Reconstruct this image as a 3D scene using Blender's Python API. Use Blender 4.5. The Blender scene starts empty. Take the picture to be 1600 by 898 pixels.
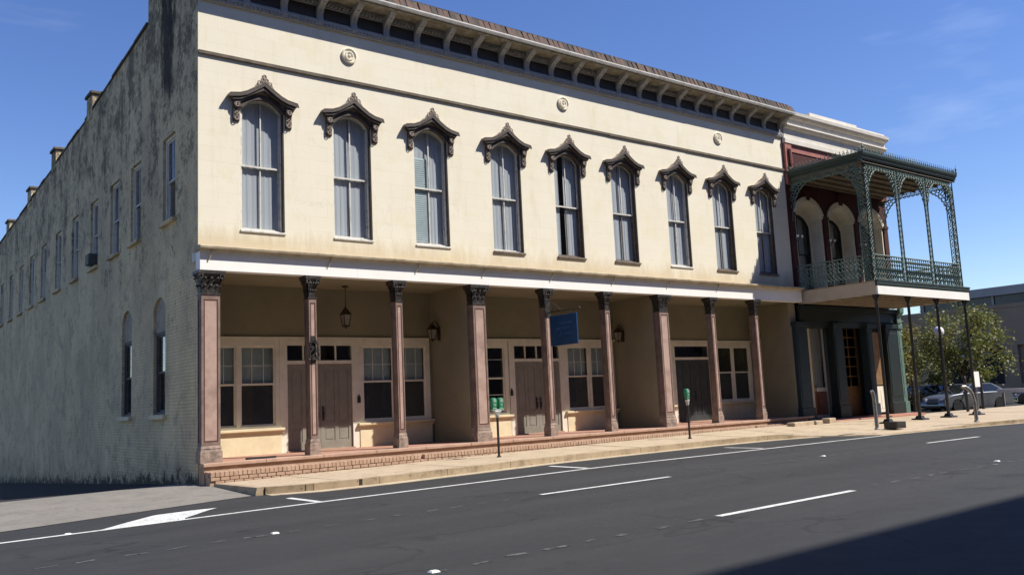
import bpy, bmesh, math, random
from mathutils import Vector, Matrix
from mathutils.geometry import tessellate_polygon
random.seed(7)
R = math.radians
SC = bpy.context.scene
COL = SC.collection

# ------------------------------------------------------------------ camera
cam_d = bpy.data.cameras.new("camera")
cam = bpy.data.objects.new("camera", cam_d)
COL.objects.link(cam)
SC.camera = cam
yaw, pitch, roll = 0.660900, 0.128823, -0.046517
fw = Vector((math.sin(yaw)*math.cos(pitch), math.cos(yaw)*math.cos(pitch), math.sin(pitch)))
rt0 = Vector((math.cos(yaw), -math.sin(yaw), 0)); up0 = rt0.cross(fw)
rt = math.cos(roll)*rt0 + math.sin(roll)*up0
up = -math.sin(roll)*rt0 + math.cos(roll)*up0
cam.matrix_world = Matrix(((rt.x, up.x, -fw.x, -6.5425), (rt.y, up.y, -fw.y, -19.9454), (rt.z, up.z, -fw.z, 1.7), (0, 0, 0, 1)))
cam_d.sensor_width = 36.0
cam_d.lens = 36.0*1382.55/1600.0
cam_d.clip_start = 0.1
cam_d.clip_end = 6000

# ------------------------------------------------------------------ sun, sky, exposure
SUN = Vector((-1.0, 1.0, -1.68)).normalized()          # direction the light travels
W = bpy.data.worlds.new("World"); SC.world = W; W.use_nodes = True
wn = W.node_tree.nodes; wl = W.node_tree.links; wn.clear()
w_out = wn.new('ShaderNodeOutputWorld'); w_bg = wn.new('ShaderNodeBackground')
sky = wn.new('ShaderNodeTexSky'); sky.sky_type = 'NISHITA'; sky.sun_disc = False
sky.sun_elevation = math.asin(-SUN.z); sky.sun_rotation = R(135)
sky.air_density = 1.0; sky.dust_density = 0.0; sky.ozone_density = 3.0; sky.altitude = 60
w_bg.inputs[1].default_value = 0.107
# thin cirrus: fine stretched noise on the sky direction
w_tc = wn.new('ShaderNodeTexCoord'); w_mp = wn.new('ShaderNodeMapping'); w_mp.inputs[3].default_value = (1.3, 2.2, 9.0)
w_mp.inputs[2].default_value = (0, R(14), R(25))
w_nz = wn.new('ShaderNodeTexNoise'); w_nz.inputs['Scale'].default_value = 1.7; w_nz.inputs['Detail'].default_value = 5
w_rp = wn.new('ShaderNodeValToRGB'); w_rp.color_ramp.elements[0].position = 0.635; w_rp.color_ramp.elements[1].position = 0.85
w_rp.color_ramp.elements[1].color = (0.16, 0.16, 0.16, 1)
w_mx = wn.new('ShaderNodeMix'); w_mx.data_type = 'RGBA'; w_mx.inputs[7].default_value = (9.0, 9.6, 10.5, 1)
w_hs = wn.new('ShaderNodeHueSaturation'); w_hs.inputs['Saturation'].default_value = 1.18; w_hs.inputs['Hue'].default_value = 0.516
wl.new(w_tc.outputs['Generated'], w_mp.inputs[0]); wl.new(w_mp.outputs[0], w_nz.inputs['Vector'])
wl.new(w_nz.outputs[0], w_rp.inputs[0]); wl.new(w_rp.outputs[0], w_mx.inputs[0]); wl.new(sky.outputs[0], w_hs.inputs['Color'])
wl.new(w_hs.outputs[0], w_mx.inputs[6])
wl.new(w_mx.outputs[2], w_bg.inputs[0]); wl.new(w_bg.outputs[0], w_out.inputs[0])

sd = bpy.data.lights.new("sun", 'SUN'); sd.energy = 5.0; sd.angle = R(0.53); sd.color = (1.0, 0.95, 0.86)
so = bpy.data.objects.new("sun", sd); COL.objects.link(so)
so.rotation_euler = SUN.to_track_quat('-Z', 'Y').to_euler(); so.location = (40, -40, 60)
SC.view_settings.view_transform = 'Standard'; SC.view_settings.look = 'None'
SC.view_settings.exposure = 0.54; SC.view_settings.gamma = 1.0

# ------------------------------------------------------------------ materials
class NT:
    def __init__(s, name):
        s.m = bpy.data.materials.new(name); s.m.use_nodes = True
        s.t = s.m.node_tree; s.t.nodes.clear()
        s.out = s.n('ShaderNodeOutputMaterial')
        s.geo = s.n('ShaderNodeNewGeometry')
    def n(s, k, **kw):
        x = s.t.nodes.new(k)
        for a, b in kw.items(): setattr(x, a, b)
        return x
    def l(s, a, b): s.t.links.new(a, b)
    def noise(s, scale=1.0, detail=5, rough=.6, vec=None, stretch=None, off=None):
        v = vec or s.geo.outputs['Position']
        if stretch or off:
            mp = s.n('ShaderNodeMapping'); mp.inputs[3].default_value = stretch or (1, 1, 1)
            if off: mp.inputs[1].default_value = off
            s.l(v, mp.inputs[0]); v = mp.outputs[0]
        x = s.n('ShaderNodeTexNoise'); x.inputs['Scale'].default_value = scale
        x.inputs['Detail'].default_value = detail; x.inputs['Roughness'].default_value = rough
        s.l(v, x.inputs['Vector']); return x.outputs[0]
    def ramp(s, f, a, b, c0=(0, 0, 0), c1=(1, 1, 1)):
        r = s.n('ShaderNodeValToRGB'); e = r.color_ramp.elements
        e[0].position = a; e[1].position = b; e[0].color = (*c0, 1); e[1].color = (*c1, 1)
        s.l(f, r.inputs[0]); return r.outputs[0]
    def mix(s, f, a, b):
        x = s.n('ShaderNodeMix', data_type='RGBA')
        if isinstance(f, (int, float)): x.inputs[0].default_value = f
        else: s.l(f, x.inputs[0])
        for i, c in ((6, a), (7, b)):
            if isinstance(c, tuple): x.inputs[i].default_value = (*c, 1)
            else: s.l(c, x.inputs[i])
        return x.outputs[2]
    def math(s, op, a, b):
        x = s.n('ShaderNodeMath', operation=op)
        for i, c in ((0, a), (1, b)):
            if isinstance(c, (int, float)): x.inputs[i].default_value = c
            else: s.l(c, x.inputs[i])
        return x.outputs[0]
    def xyz(s, a='X', b='Z', add=None):
        sp = s.n('ShaderNodeSeparateXYZ'); s.l(s.geo.outputs['Position'], sp.inputs[0])
        cb = s.n('ShaderNodeCombineXYZ')
        s.l(sp.outputs[a], cb.inputs[0]); s.l(sp.outputs[b], cb.inputs[1]); return cb.outputs[0]
    def bump(s, h, strength=.3, dist=.02, prev=None):
        b = s.n('ShaderNodeBump'); b.inputs['Strength'].default_value = strength; b.inputs['Distance'].default_value = dist
        s.l(h, b.inputs['Height'])
        if prev is not None: s.l(prev, b.inputs['Normal'])
        return b.outputs[0]
    def bsdf(s, col, rough=.75, normal=None, metal=0.0, spec=.5):
        p = s.n('ShaderNodeBsdfPrincipled')
        if isinstance(col, tuple): p.inputs['Base Color'].default_value = (*col, 1)
        else: s.l(col, p.inputs['Base Color'])
        if isinstance(rough, (int, float)): p.inputs['Roughness'].default_value = rough
        else: s.l(rough, p.inputs['Roughness'])
        p.inputs['Metallic'].default_value = metal
        p.inputs['Specular IOR Level'].default_value = spec
        if normal is not None: s.l(normal, p.inputs['Normal'])
        s.l(p.outputs[0], s.out.inputs[0]); return s.m
    def brick(s, vec, w, h, mortar, c1, c2, cm, off=.5, bias=0.0):
        b = s.n('ShaderNodeTexBrick'); s.l(vec, b.inputs['Vector'])
        b.inputs['Scale'].default_value = 1.0; b.inputs['Brick Width'].default_value = w; b.inputs['Row Height'].default_value = h
        b.inputs['Mortar Size'].default_value = mortar; b.inputs['Mortar Smooth'].default_value = .3; b.offset = off
        b.inputs['Bias'].default_value = bias
        for k, c in (('Color1', c1), ('Color2', c2), ('Mortar', cm)): b.inputs[k].default_value = (*c, 1)
        return b

def plain(name, c1, c2=None, scale=2.5, rough=.7, bump=.15, bscale=60, metal=0.0, lo=.35, hi=.65, spec=.4):
    t = NT(name)
    c2 = c2 or tuple(x*.8 for x in c1)
    col = t.mix(t.ramp(t.noise(scale, 6, .65), lo, hi), c1, c2)
    nrm = t.bump(t.noise(bscale, 3), bump, .01) if bump else None
    return t.bsdf(col, rough, nrm, metal, spec)

M = {}
# cream scored stucco
t = NT('cream_stucco'); v = t.xyz('X', 'Z')
bk = t.brick(v, .92, .36, .008, (.77, .712, .57), (.75, .687, .54), (.70, .63, .48))
f1 = t.ramp(t.noise(.5, 7, .72), .38, .68)
c = t.mix(t.math('MULTIPLY', f1, .6), bk.outputs[0], (.80, .755, .635))
fp = t.ramp(t.noise(.8, 5, .8, off=(11, 0, 5)), .54, .60)           # patched paint
c = t.mix(t.math('MULTIPLY', fp, .5), c, (.735, .67, .475))
f2 = t.ramp(t.noise(1.5, 8, .75, stretch=(1.3, 1, .20)), .54, .78)  # run-off streaks
c = t.mix(t.math('MULTIPLY', f2, .45), c, (.53, .43, .28))
f3 = t.ramp(t.noise(3.4, 8, .78, stretch=(1.8, 1, .16), off=(3, 0, 9)), .60, .80)
c = t.mix(t.math('MULTIPLY', f3, .50), c, (.33, .285, .215))
f4 = t.ramp(t.noise(26, 5, .75), .3, .7)
c = t.mix(t.math('MULTIPLY', f4, .13), c, (.54, .45, .31))
vo = t.n('ShaderNodeTexVoronoi', feature='DISTANCE_TO_EDGE'); vo.inputs['Scale'].default_value = .55
vm = t.n('ShaderNodeVectorMath', operation='ADD'); nz_ = t.n('ShaderNodeTexNoise'); nz_.inputs['Scale'].default_value = 1.8; nz_.inputs['Detail'].default_value = 6
t.l(t.geo.outputs['Position'], nz_.inputs['Vector']); t.l(t.geo.outputs['Position'], vm.inputs[0]); t.l(nz_.outputs['Color'], vm.inputs[1]); t.l(vm.outputs[0], vo.inputs['Vector'])
crk = t.math('MULTIPLY', t.ramp(vo.outputs['Distance'], .003, .010, (1, 1, 1), (0, 0, 0)), t.ramp(t.noise(.4, 3), .50, .60))
c = t.mix(t.math('MULTIPLY', crk, .16), c, (.45, .38, .27))
sp = t.n('ShaderNodeSeparateXYZ'); t.l(t.geo.outputs['Position'], sp.inputs[0])
low = t.ramp(t.math('ADD', t.math('MULTIPLY', t.math('SUBTRACT', 6.25, sp.outputs['Z']), .8), t.noise(1.6, 7, .75, stretch=(1.5, 1, .3))), .62, 1.30)
c = t.mix(t.math('MULTIPLY', low, .6), c, (.48, .37, .215))
n1 = t.bump(t.math('SUBTRACT', 1.0, bk.outputs['Fac']), .12, .01); n2 = t.bump(t.noise(30, 6, .7), .22, .012, n1)
M['stucco'] = t.bsdf(c, .85, n2, 0, .25)
# mildewed painted brick on the flank
t = NT('mildewed_painted_brick'); v = t.xyz('Y', 'Z')
wv = t.n('ShaderNodeVectorMath', operation='ADD'); nz_ = t.n('ShaderNodeTexNoise'); nz_.inputs['Scale'].default_value = 1.3; nz_.inputs['Detail'].default_value = 3
sc_ = t.n('ShaderNodeVectorMath', operation='SCALE'); sc_.inputs['Scale'].default_value = .03
t.l(t.geo.outputs['Position'], nz_.inputs['Vector']); t.l(nz_.outputs['Color'], sc_.inputs[0]); t.l(v, wv.inputs[0]); t.l(sc_.outputs[0], wv.inputs[1])
bk = t.brick(wv.outputs[0], .22, .078, .011, (.84, .665, .39), (.74, .585, .345), (.60, .47, .275))
c = t.mix(t.math('MULTIPLY', t.ramp(t.noise(.6, 7, .7), .38, .66), .75), bk.outputs[0], (.82, .67, .425))
sp = t.n('ShaderNodeSeparateXYZ'); t.l(t.geo.outputs['Position'], sp.inputs[0])
pl = t.ramp(t.noise(1.7, 8, .78, off=(1, 9, 4)), .54, .58)           # paint gone, bare brick
c = t.mix(t.math('MULTIPLY', pl, .5), c, (.38, .29, .20))
g3 = t.ramp(t.noise(.42, 6, .68, off=(0, 7, 3)), .42, .62)           # broad grime
c = t.mix(t.math('MULTIPLY', g3, .45), c, (.34, .28, .20))
sk = t.ramp(t.noise(1.1, 7, .75, stretch=(1, 2.2, .14), off=(0, 4, 0)), .55, .70)
c = t.mix(t.math('MULTIPLY', sk, .25), c, (.18, .15, .105))
g1 = t.noise(.9, 9, .84, stretch=(1, 1.1, .8)); g2 = t.noise(6.0, 8, .85, off=(5, 2, 1))
topb = t.math('MULTIPLY', t.math('SUBTRACT', sp.outputs['Z'], 6.0), .011)
gm = t.ramp(t.math('ADD', t.math('ADD', t.math('MULTIPLY', g1, .62), t.math('MULTIPLY', g2, .38)), topb), .53, .585)
c = t.mix(t.math('MULTIPLY', gm, .72), c, (.05, .045, .037))
sp2 = t.ramp(t.noise(9, 6, .8, off=(2, 2, 8)), .60, .70)
c = t.mix(t.math('MULTIPLY', sp2, .55), c, (.06, .053, .045))
st1 = t.math('MULTIPLY', t.ramp(t.math('ABSOLUTE', t.math('SUBTRACT', sp.outputs['Y'], 2.35), 0.0), .25, 1.1, (1, 1, 1), (0, 0, 0)), t.ramp(sp.outputs['Z'], 8.6/20, 10.5/20) if False else t.ramp(t.math('MULTIPLY', sp.outputs['Z'], .05), .43, .52))
st1 = t.ramp(t.math('ADD', t.math('MULTIPLY', st1, .34), t.noise(1.6, 9, .82, stretch=(1, 1.8, .5), off=(8, 0, 0))), .68, .80)
c = t.mix(t.math('MULTIPLY', st1, .9), c, (.022, .021, .02))
fl = t.ramp(t.noise(7, 5, .8, off=(4, 4, 4)), .66, .72)
c = t.mix(t.math('MULTIPLY', fl, .6), c, (.68, .60, .45))
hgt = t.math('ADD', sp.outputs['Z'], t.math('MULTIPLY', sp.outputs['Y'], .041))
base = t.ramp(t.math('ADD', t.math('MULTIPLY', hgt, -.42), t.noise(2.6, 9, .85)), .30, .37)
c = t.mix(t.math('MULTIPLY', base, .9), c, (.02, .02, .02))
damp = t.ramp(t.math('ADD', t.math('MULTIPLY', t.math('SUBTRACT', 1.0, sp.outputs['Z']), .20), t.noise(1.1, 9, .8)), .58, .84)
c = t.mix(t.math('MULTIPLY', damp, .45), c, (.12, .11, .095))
n1 = t.bump(t.math('SUBTRACT', 1.0, bk.outputs['Fac']), .9, .014); n2 = t.bump(t.noise(9, 8, .75), .8, .035, n1)
M['flank'] = t.bsdf(c, .9, n2, 0, .2)
# asphalt
t = NT('asphalt')
c = t.mix(t.ramp(t.noise(.3, 6, .65, stretch=(.25, 1, 1)), .3, .7), (.025, .0255, .027), (.036, .036, .037))
spr = t.n('ShaderNodeSeparateXYZ'); t.l(t.geo.outputs['Position'], spr.inputs[0])
tr_ = t.math('SINE', t.math('MULTIPLY', t.math('ADD', spr.outputs['Y'], t.math('MULTIPLY', t.noise(.12, 2), .5)), 3.35), 0.0)
c = t.mix(t.math('MULTIPLY', t.ramp(tr_, .1, .9), .20), c, (.050, .0495, .049))      # polished wheel tracks
c = t.mix(t.math('MULTIPLY', t.ramp(t.noise(110, 2, .5), .50, .68), .42), c, (.085, .084, .082))
c = t.mix(t.math('MULTIPLY', t.ramp(t.noise(1.0, 8, .78, stretch=(.3, 1.6, 1), off=(4, 4, 0)), .52, .70), .55), c, (.019, .019, .020))
c = t.mix(t.math('MULTIPLY', t.ramp(t.noise(.9, 8, .82, stretch=(.16, 2.4, 1), off=(9, 1, 0)), .58, .72), .40), c, (.072, .071, .068))
c = t.mix(t.math('MULTIPLY', t.ramp(t.noise(.75, 4, .55, off=(31, 7, 0)), .66, .72), .6), c, (.014, .014, .0145))   # oil spots
mp = t.n('ShaderNodeMapping'); mp.inputs[3].default_value = (.28, .5, .5); t.l(t.geo.outputs['Position'], mp.inputs[0])
nzv = t.n('ShaderNodeTexNoise'); nzv.inputs['Scale'].default_value = 1.6; nzv.inputs['Detail'].default_value = 5; t.l(mp.outputs[0], nzv.inputs['Vector'])
vm = t.n('ShaderNodeVectorMath', operation='ADD'); t.l(mp.outputs[0], vm.inputs[0]); t.l(nzv.outputs['Color'], vm.inputs[1])
vo = t.n('ShaderNodeTexVoronoi', feature='DISTANCE_TO_EDGE'); vo.inputs['Scale'].default_value = .8; t.l(vm.outputs[0], vo.inputs['Vector'])
crk = t.math('MULTIPLY', t.ramp(vo.outputs['Distance'], .005, .013, (1, 1, 1), (0, 0, 0)), t.ramp(t.noise(.3, 3), .42, .52))
c = t.mix(t.math('MULTIPLY', crk, .5), c, (.011, .011, .011))
M['asphalt'] = t.bsdf(c, t.ramp(t.noise(3, 4), .2, .8, (.72, .72, .72), (.9, .9, .9)), t.bump(t.noise(180, 3, .7), .6, .014), 0, .35)
t = NT('old_asphalt')
c = t.mix(t.ramp(t.noise(.6, 6, .65), .3, .7), (.020, .020, .020), (.032, .031, .030))
c = t.mix(t.math('MULTIPLY', t.ramp(t.noise(90, 2, .5), .5, .7), .3), c, (.08, .078, .075))
M['lot'] = t.bsdf(c, .9, t.bump(t.noise(120, 3, .7), .5, .015), 0, .3)

def concrete(name, a, b, st, sc=1.2):
    t = NT(name)
    c = t.mix(t.ramp(t.noise(sc, 7, .7), .3, .7), a, b)
    c = t.mix(t.math('MULTIPLY', t.ramp(t.noise(2.6, 8, .78, off=(3, 3, 3)), .50, .70), .7), c, st)
    c = t.mix(t.math('MULTIPLY', t.ramp(t.noise(11, 2, .4, off=(7, 1, 3)), .68, .71), .6), c, tuple(x*.5 for x in st))
    c = t.mix(t.math('MULTIPLY', t.ramp(t.noise(130, 2), .5, .7), .22), c, st)
    return t.bsdf(c, .9, t.bump(t.noise(90, 4, .7), .35, .01), 0, .25)
M['walk'] = concrete('worn_concrete', (.50, .40, .28), (.42, .335, .24), (.25, .19, .13))
M['curb'] = concrete('stained_curb_concrete', (.46, .36, .24), (.30, .225, .145), (.085, .06, .038), 1.6)
M['gutter'] = concrete('gutter_concrete', (.50, .42, .30), (.42, .34, .24), (.24, .19, .13))
M['apron'] = concrete('exposed_aggregate', (.235, .215, .19), (.19, .175, .155), (.11, .10, .09), .8)
M['brickpave'] = plain('brick_paving', (.40, .19, .13), (.30, .14, .10), 6, .85, .4, 30)
t = NT('step_brick'); v = t.xyz('X', 'Z')
bk = t.brick(v, .205, .075, .009, (.40, .25, .17), (.35, .215, .15), (.38, .30, .225))
c = t.mix(t.math('MULTIPLY', t.ramp(t.noise(2.5, 7, .75), .42, .66), .6), bk.outputs[0], (.50, .37, .26))
M['stepbrick'] = t.bsdf(c, .9, t.bump(t.math('SUBTRACT', 1.0, bk.outputs['Fac']), .7, .01), 0, .2)
t = NT('loose_brick_face')
oi = t.n('ShaderNodeObjectInfo')
c = t.mix(t.ramp(oi.outputs['Random'], 0, 1), (.42, .28, .20), (.36, .235, .165))
c = t.mix(t.math('MULTIPLY', t.ramp(t.noise(5, 6, .7), .45, .65), .55), c, (.50, .37, .27))
M['brick'] = t.bsdf(c, .9, t.bump(t.noise(60, 4), .4, .01), 0, .2)
t = NT('porch_floor'); v = t.xyz('X', 'Y')
bk = t.brick(v, .21, .105, .008, (.40, .20, .145), (.33, .155, .11), (.36, .27, .2))
c = t.mix(t.math('MULTIPLY', t.ramp(t.noise(1.8, 7, .7), .45, .7), .5), bk.outputs[0], (.43, .30, .23))
M['porchfloor'] = t.bsdf(c, .85, t.bump(t.math('SUBTRACT', 1.0, bk.outputs['Fac']), .5, .008), 0, .3)
M['slabedge'] = plain('pink_painted_slab', (.47, .31, .23), (.36, .23, .17), 4, .85, .3, 40)

# paints
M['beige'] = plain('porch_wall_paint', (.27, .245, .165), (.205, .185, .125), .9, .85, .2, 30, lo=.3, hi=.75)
M['creamlow'] = plain('cream_brick_paint', (.72, .62, .42), (.62, .53, .35), 3, .85, .3, 25)
M['white'] = plain('white_fascia_paint', (.86, .84, .80), (.78, .76, .71), 1.5, .6, .1, 30, lo=.4, hi=.8)
M['whitework'] = plain('weathered_white_paint', (.62, .60, .55), (.42, .40, .35), 5, .7, .25, 40, lo=.45, hi=.72)
M['trim'] = plain('cream_trim_paint', (.76, .725, .61), (.64, .60, .50), 3, .7, .15, 40)
M['capmould'] = plain('stained_cap_moulding', (.50, .42, .29), (.30, .24, .16), 3, .8, .3, 30)
M['grey_cornice'] = plain('grey_cornice_paint', (.42, .415, .40), (.30, .29, .27), 4, .75, .25, 40, lo=.4, hi=.75)
M['frieze'] = plain('dark_frieze_panel', (.075, .062, .058), (.055, .047, .045), 4, .7, .1, 30)
M['soffit'] = plain('peeling_soffit', (.34, .31, .23), (.16, .13, .085), 5, .85, .3, 30)
M['rust'] = plain('rusted_roof_tile', (.13, .07, .048), (.055, .046, .044), 6, .85, .4, 25)
M['lead'] = plain('grey_flashing', (.085, .068, .056), (.05, .043, .038), 5, .95, .2, 30)
M['hood'] = plain('dark_brown_hood_paint', (.062, .048, .040), (.11, .085, .07), 7, .7, .3, 40, lo=.5, hi=.8)
M['hoodtop'] = plain('weathered_hood_top', (.33, .27, .22), (.16, .125, .10), 9, .8, .35, 40)  # far lighter than the hood paint: sunlight on tops and finials put into the colour
M['belt'] = plain('rusty_belt_flashing', (.075, .06, .045), (.15, .12, .085), 3, .8, .2, 30)
M['sashwhite'] = plain('flaking_sash_paint', (.60, .58, .53), (.36, .33, .28), 8, .75, .3, 50, lo=.5, hi=.7)
M['sashbrown'] = plain('bare_sash_wood', (.20, .155, .12), (.10, .08, .065), 8, .8, .3, 50)
M['jamb'] = plain('dark_jamb_wood', (.075, .058, .045), (.045, .036, .03), 8, .85, .3, 50)  # dark tone that puts shade on the right window reveals
M['infill'] = plain('grey_arch_plaster', (.40, .345, .26), (.28, .24, .18), 3, .9, .3, 30)
M['pink'] = plain('pink_column_paint', (.41, .285, .235), (.25, .165, .135), 2.6, .75, .35, 30, lo=.42, hi=.72)
M['mauve'] = plain('faded_mauve_paint', (.245, .17, .14), (.14, .10, .08), 3.2, .78, .35, 40)  # darker than the front panel, painting shade into the shaft sides
M['darkred'] = plain('dark_red_line_paint', (.10, .026, .02), (.07, .022, .018), 6, .7, .1, 40)
M['capital'] = plain('black_iron_capital', (.026, .023, .021), (.12, .10, .09), 14, .5, .3, 60, lo=.5, hi=.75)
M['plinth'] = plain('worn_plinth', (.37, .27, .215), (.15, .115, .095), 9, .85, .35, 40)
M['doormauve'] = plain('grey_mauve_door_paint', (.255, .235, .195), (.205, .19, .155), 4, .6, .1, 40)
M['doordark'] = plain('dark_slate_door_paint', (.055, .06, .062), (.04, .045, .047), 4, .5, .1, 40)
M['blackiron'] = plain('black_iron', (.018, .018, .018), (.035, .032, .03), 12, .5, .2, 60)
M['brass'] = plain('aged_bronze', (.10, .075, .045), (.05, .04, .03), 10, .45, .2, 60, metal=.6)
M['lampglass'] = plain('dusty_lamp_glass', (.30, .28, .24), (.22, .2, .17), 6, .25, 0)
M['screen'] = plain('insect_screen', (.06, .06, .058), (.075, .075, .072), 6, .9, .2, 200)
M['blind'] = plain('pale_roller_blind', (.60, .66, .62), (.52, .58, .55), 2, .9, .1, 30)
M['inside'] = plain('dim_room_plaster', (.22, .21, .19), (.17, .16, .145), 1, .9, .1, 20)
M['blue'] = plain('blue_sign_face', (.012, .055, .15), (.010, .045, .12), 3, .4, .05, 30)
M['bluelight'] = plain('faded_sign_lettering', (.035, .10, .23), (.022, .075, .18), 5, .45, .05, 30)
M['redbrick'] = None
t = NT('dark_red_painted_brick'); v = t.xyz('X', 'Z')
bk = t.brick(v, .21, .075, .008, (.075, .022, .022), (.06, .018, .019), (.055, .022, .022))
c = t.mix(t.math('MULTIPLY', t.ramp(t.noise(2.2, 7, .7), .45, .7), .5), bk.outputs[0], (.105, .04, .036))
M['redbrick'] = t.bsdf(c, .85, t.bump(t.math('SUBTRACT', 1.0, bk.outputs['Fac']), .5, .008), 0, .25)
M['rosepaint'] = plain('rose_pilaster_paint', (.36, .14, .115), (.28, .10, .085), 4, .8, .25, 40)
M['loggia'] = plain('cream_loggia_paint', (.74, .70, .60), (.64, .60, .50), 3, .8, .15, 40)
M['whitecornice'] = plain('white_cornice_paint', (.74, .70, .62), (.64, .59, .50), 3, .75, .2, 40)
M['greenblack'] = plain('bottle_green_paint', (.008, .014, .014), (.012, .020, .019), 4, .5, .15, 40)
M['teal'] = plain('faded_teal_paint', (.018, .036, .046), (.013, .026, .032), 4, .6, .15, 40)
M['greenpale'] = plain('chalky_green_paint', (.10, .17, .145), (.06, .115, .10), 5, .7, .2, 40)  # pale tone painting the sunlit edge of the end pilaster
M['tanwood'] = plain('tan_door_wood', (.24, .14, .07), (.17, .095, .045), 5, .55, .2, 40)
M['redpanel'] = plain('russet_door_panel', (.20, .075, .045), (.15, .055, .035), 5, .6, .2, 40)
M['irongreen'] = plain('verdigris_iron_paint', (.10, .155, .135), (.20, .27, .23), 12, .6, .25, 60, lo=.45, hi=.7)
M['irondark'] = plain('dark_green_iron_paint', (.014, .030, .028), (.025, .045, .04), 8, .55, .2, 60)
M['deckunder'] = plain('balcony_underside_boards', (.33, .27, .19), (.25, .20, .14), 3, .8, .2, 30)
M['ceilwood'] = plain('weathered_ceiling_boards', (.20, .165, .12), (.14, .115, .08), 3, .8, .2, 30)
M['decklight'] = plain('balcony_fascia_beige', (.50, .43, .33), (.43, .37, .28), 3, .75, .15, 30)
t = NT('worn_road_paint')
c = t.mix(t.ramp(t.noise(3, 6, .7), .4, .7), (.66, .66, .64), (.52, .52, .50))
c = t.mix(t.math('MULTIPLY', t.ramp(t.noise(13, 9, .88), .51, .64), .85), c, (.10, .10, .10))
M['paint_line'] = t.bsdf(c, .85, t.bump(t.noise(150, 3, .7), .5, .012), 0, .3)
t = NT('scuffed_road_paint')
c = t.mix(t.ramp(t.noise(9, 7, .8), .44, .58), (.12, .12, .12), (.034, .034, .035))
M['scuff'] = t.bsdf(c, .9, t.bump(t.noise(180, 3, .7), .4, .01), 0, .3)
M['marker'] = plain('white_marker_plastic', (.80, .80, .76), (.68, .68, .64), 30, .4, .1, 60)
M['metergreen'] = plain('meter_green_enamel', (.03, .25, .13), (.025, .20, .10), 14, .35, .1, 60)
M['metergrey'] = plain('meter_grey_metal', (.50, .52, .50), (.36, .38, .36), 14, .4, .15, 60, metal=.4)
M['galv'] = plain('galvanised_steel', (.36, .36, .35), (.22, .2, .18), 9, .5, .2, 60, metal=.5)
M['farwall'] = plain('grey_brown_panel', (.38, .275, .185), (.33, .24, .16), .4, .85, .1, 6)
M['farband'] = plain('pale_concrete_band', (.44, .42, .39), (.38, .36, .33), .6, .85, .1, 6)
M['farglass'] = plain('dark_ribbon_glass', (.03, .033, .045), (.05, .055, .07), .8, .15, 0)
M['fardark'] = plain('deep_garage_shade', (.035, .033, .032), (.025, .024, .024), .7, .9, .1, 6)
M['bark'] = plain('grey_bark', (.10, .078, .058), (.06, .047, .036), 9, .95, .6, 20)
M['carpaint'] = plain('silver_car_paint', (.20, .22, .25), (.18, .20, .23), 2, .25, 0, metal=.6)
M['cardark'] = plain('charcoal_car_paint', (.022, .023, .026), (.03, .031, .034), 2, .25, 0)
M['carglass'] = plain('tinted_car_glass', (.012, .014, .016), (.02, .022, .024), 2, .06, 0, spec=.8)
M['tyre'] = plain('tyre_rubber', (.018, .018, .018), (.026, .026, .026), 8, .9, .2, 60)
M['rim'] = plain('alloy_rim', (.40, .40, .41), (.32, .32, .33), 8, .35, 0, metal=.7)
M['headlamp'] = plain('clear_headlamp', (.62, .64, .66), (.5, .52, .54), 12, .15, 0)
M['globe'] = plain('white_globe_glass', (.82, .82, .80), (.76, .76, .74), 6, .3, 0)
M['signwhite'] = plain('white_sign_sheet', (.78, .78, .77), (.70, .70, .69), 3, .5, 0)
M['oppbrick'] = plain('brown_brick', (.20, .13, .095), (.15, .10, .075), 1.2, .9, .3, 10)
M['roofing'] = plain('tar_roofing', (.07, .07, .068), (.05, .05, .05), .8, .95, .3, 12)
M['acbeige'] = plain('grimy_unit_casing', (.13, .125, .115), (.07, .068, .06), 7, .7, .2, 40)

# glass: clear pane that also mirrors
def glass(name, tint, base, rough=.02):
    t = NT(name)
    tr = t.n('ShaderNodeBsdfTransparent'); tr.inputs[0].default_value = (*tint, 1)
    gl = t.n('ShaderNodeBsdfGlossy'); gl.inputs[0].default_value = (.95, .97, 1, 1); gl.inputs['Roughness'].default_value = rough
    t.l(t.bump(t.noise(1.6, 2), .05, .05), gl.inputs['Normal'])
    lw = t.n('ShaderNodeLayerWeight'); lw.inputs[0].default_value = .5
    fac = t.math('ADD', t.math('MULTIPLY', t.math('POWER', lw.outputs['Facing'], 4.0), .75), base)
    ms = t.n('ShaderNodeMixShader'); t.l(fac, ms.inputs[0]); t.l(tr.outputs[0], ms.inputs[1]); t.l(gl.outputs[0], ms.inputs[2])
    t.l(ms.outputs[0], t.out.inputs[0]); return t.m
M['pane'] = glass('window_glass', (.90, .92, .94), .03)
M['panedim'] = glass('porch_window_glass', (.85, .88, .90), .05)
# sheer curtain
t = NT('sheer_curtain')
df = t.n('ShaderNodeBsdfDiffuse'); df.inputs[0].default_value = (.86, .86, .85, 1)
tl = t.n('ShaderNodeBsdfTranslucent'); tl.inputs[0].default_value = (.5, .52, .55, 1)
ms = t.n('ShaderNodeMixShader'); ms.inputs[0].default_value = .3
t.l(df.outputs[0], ms.inputs[1]); t.l(tl.outputs[0], ms.inputs[2]); t.l(ms.outputs[0], t.out.inputs[0])
M['curtain'] = t.m
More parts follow.
